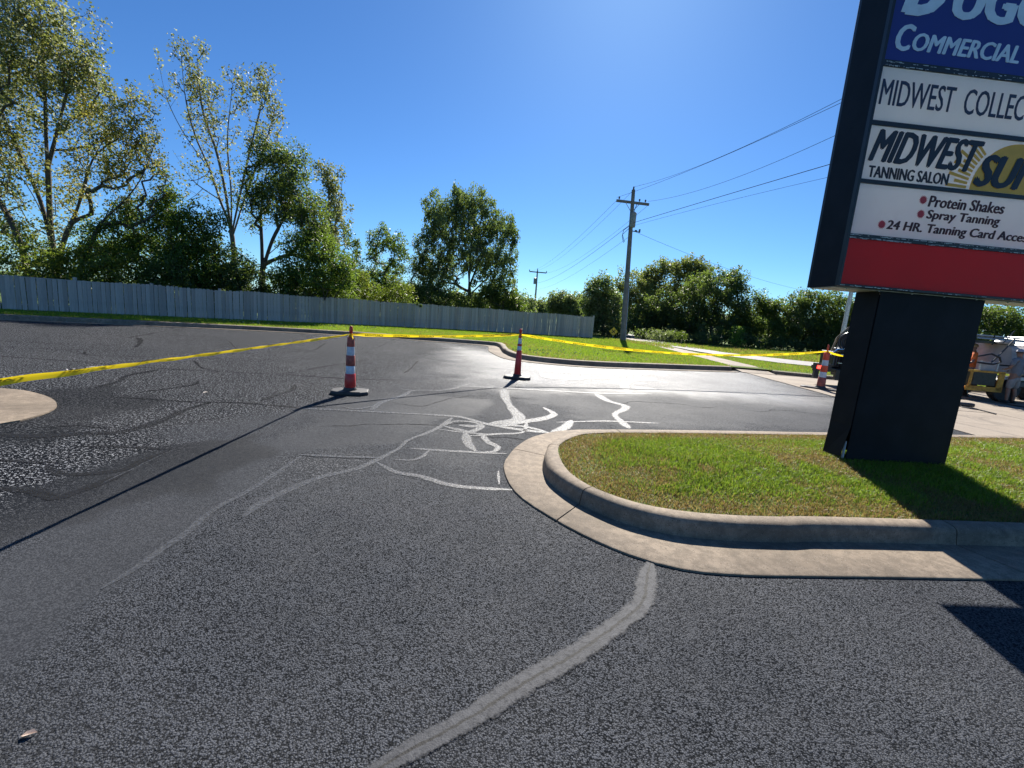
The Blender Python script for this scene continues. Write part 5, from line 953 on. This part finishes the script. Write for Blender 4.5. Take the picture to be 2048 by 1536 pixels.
def person(label, loc, rz, H, mats, arms, stance=.13, shorts=True, cap=True):
    t = thing('person', label, 'person', loc, rz); k = H/1.75; V_ = lambda x, y, z: Vector((x, y, z))*k
    J = [(V_(0, 0, .95), (.15*k, .10*k)), (V_(0, 0, 1.12), (.135*k, .10*k)), (V_(0, .01, 1.32), (.16*k, .11*k)), (V_(0, 0, 1.44), (.10*k, .08*k)), (V_(0, .01, 1.52), .055*k), (V_(0, .03, 1.60), (.072*k, .085*k)), (V_(0, .02, 1.69), (.075*k, .09*k))]
    E_ = [(0, 1), (1, 2), (2, 3), (3, 4), (4, 5), (5, 6)]
    for s in (-1, 1):
        b = len(J); J += [(V_(s*.09, 0, .88), .095*k), (V_(s*(stance*.85), .02, .50), .062*k), (V_(s*stance, -.01, .30), .058*k), (V_(s*stance, -.02, .09), .038*k), (V_(s*stance, -.03, .035), .036*k), (V_(s*(stance+.03), .13, .03), .03*k)]; E_ += [(0, b)]+[(b+i, b+i+1) for i in range(5)]
        sh, el, wr, hd = (Vector(q)*k for q in arms[0 if s < 0 else 1]); b = len(J)
        J += [(sh, .052*k), (el, .042*k), (wr, .028*k), (wr.lerp(hd, .55), (.036*k, .02*k)), (hd, (.038*k, .018*k))]; E_ += [(3, b)]+[(b+i, b+i+1) for i in range(4)]
        d = (hd-wr).normalized(); sd = d.cross(Vector((0, 0, 1))).normalized(); dn = d.cross(sd)
        for f_, (off, ln) in enumerate(((-.028, .065), (-.009, .078), (.010, .072), (.028, .055))):
            c = len(J); p0 = hd+sd*off*k; p1 = p0+d*ln*.55*k+dn*.006*k; p2 = p1+(d*.6+dn*.8).normalized()*ln*.5*k; J += [(p0+d*.012*k, .0105*k), (p1, .009*k), (p2, .0075*k)]; E_ += [(b+4, c), (c, c+1), (c+1, c+2)]
        c = len(J); p0 = wr.lerp(hd, .4)+sd*-.035*k*s; J += [(p0, .012*k), (p0+d*.05*k-sd*.018*k*s, .009*k)]; E_ += [(b+3, c), (c, c+1)]
    body = skin('body', J, E_, M['skin'], t); hc = V_(0, .025, 1.66)
    MB().lathe([(.002*k, 0), (.012*k, .0), (.016*k, .02*k), (.009*k, .05*k)], 8, hc+V_(0, .088, -.03)).build('nose', M['skin'], body, True)
    for s in (-1, 1): MB().lathe([(.010*k, 0), (.026*k, .005*k), (.022*k, .014*k)], 10, hc+V_(s*.074, -.01, -.01), Vector((s, 0, 0))).build('ear', M['skin'], body, True); MB().lathe([(.011*k, 0), (.009*k, .006*k)], 8, hc+V_(s*.03, .083, .005), Vector((0, 1, 0))).build('eye', M['ink'], body, True)
    MB().box(hc+V_(0, .083, -.068), (.045*k, .012*k, .010*k)).build('mouth', M['red_paint'], body)
    def dome(name, mat, r, z0, up, squash=1.1):
        n = 18; v = []; f = []
        for i in range(7):
            a = z0+(math.pi/2-z0)*i/6
            for q in range(n): b = 2*math.pi*q/n; v.append(hc+Vector((math.cos(b)*math.cos(a)*r, math.sin(b)*math.cos(a)*r*squash-.006*k, math.sin(a)*r+up)))
            if i: f += [((i-1)*n+q, (i-1)*n+(q+1) % n, i*n+(q+1) % n, i*n+q) for q in range(n)]
        return pydata(name, v, f, mat, t, True)
    dome('hair', mats['hair'], .092*k, -.35, .012*k)
    if cap: c_ = dome('cap', M['cap'], .103*k, .08, .02*k); pydata('brim', [hc+Vector(q)*k for q in ((-.07, .085, .035), (-.05, .17, .02), (0, .195, .018), (.05, .17, .02), (.07, .085, .035), (-.07, .085, .028), (-.05, .17, .012), (0, .195, .01), (.05, .17, .012), (.07, .085, .028))], [(0, 1, 2, 3, 4), (9, 8, 7, 6, 5), (0, 5, 6, 1), (1, 6, 7, 2), (2, 7, 8, 3), (3, 8, 9, 4)], M['cap'], c_)
    SJ = [(V_(0, 0, .84), (.195*k, .15*k)), (V_(0, 0, 1.12), (.165*k, .13*k)), (V_(0, .005, 1.32), (.18*k, .13*k)), (V_(0, 0, 1.45), (.115*k, .095*k)), (V_(0, .005, 1.50), .07*k)]; SE = [(0, 1), (1, 2), (2, 3), (3, 4)]
    for s in (-1, 1):
        sh, el, _, _ = (Vector(q)*k for q in arms[0 if s < 0 else 1]); b = len(SJ); SJ += [(sh, .074*k), (sh.lerp(el, .75), .070*k)]; SE += [(3, b), (b, b+1)]
    skin('shirt', SJ, SE, mats['shirt'], t)
    PJ = [(V_(0, 0, .93), (.165*k, .125*k)), (V_(0, 0, .86), (.155*k, .12*k))]; PE = [(0, 1)]
    for s in (-1, 1):
        b = len(PJ); PJ += [(V_(s*.095, 0, .80), .115*k), (V_(s*(stance*.9), .01, .46 if shorts else .45), .10*k if shorts else .08*k)]; PE += [(1, b), (b, b+1)]
        if not shorts: PJ += [(V_(s*stance, -.02, .08), .065*k)]; PE += [(b+1, b+2)]
    skin('shorts' if shorts else 'trousers', PJ, PE, mats['legs'], t)
    for s in (-1, 1): MB().box(V_(s*(stance+.01), .03, .045), (.10*k, .27*k, .09*k)).build('shoe', M['shoe'], t, bevel=.03)
    return t
P1 = at(2016, 806, .012); person('man in grey t-shirt, khaki shorts and light cap, back turned, beside the truck', P1, R(12), 1.60, dict(hair=M['hair'], shirt=M['grey_shirt'], legs=M['khaki']),
    [[(-.19, 0, 1.42), (-.29, .0, 1.16), (-.20, .20, 1.08), (-.13, .26, 1.09)], [(.19, 0, 1.42), (.31, .0, 1.16), (.22, .20, 1.05), (.14, .26, 1.04)]], .15)
person('fair haired worker in an orange shirt half hidden by the sign post', (14.66, 14.25, .012), R(60), 1.68, dict(hair=M['blond'], shirt=M['orange_shirt'], legs=M['jeans']),
    [[(-.19, 0, 1.42), (-.28, .05, 1.14), (-.20, .28, 1.08), (-.16, .36, 1.08)], [(.19, 0, 1.42), (.30, .08, 1.2), (.28, .34, 1.22), (.27, .42, 1.23)]], .13, shorts=False, cap=False)
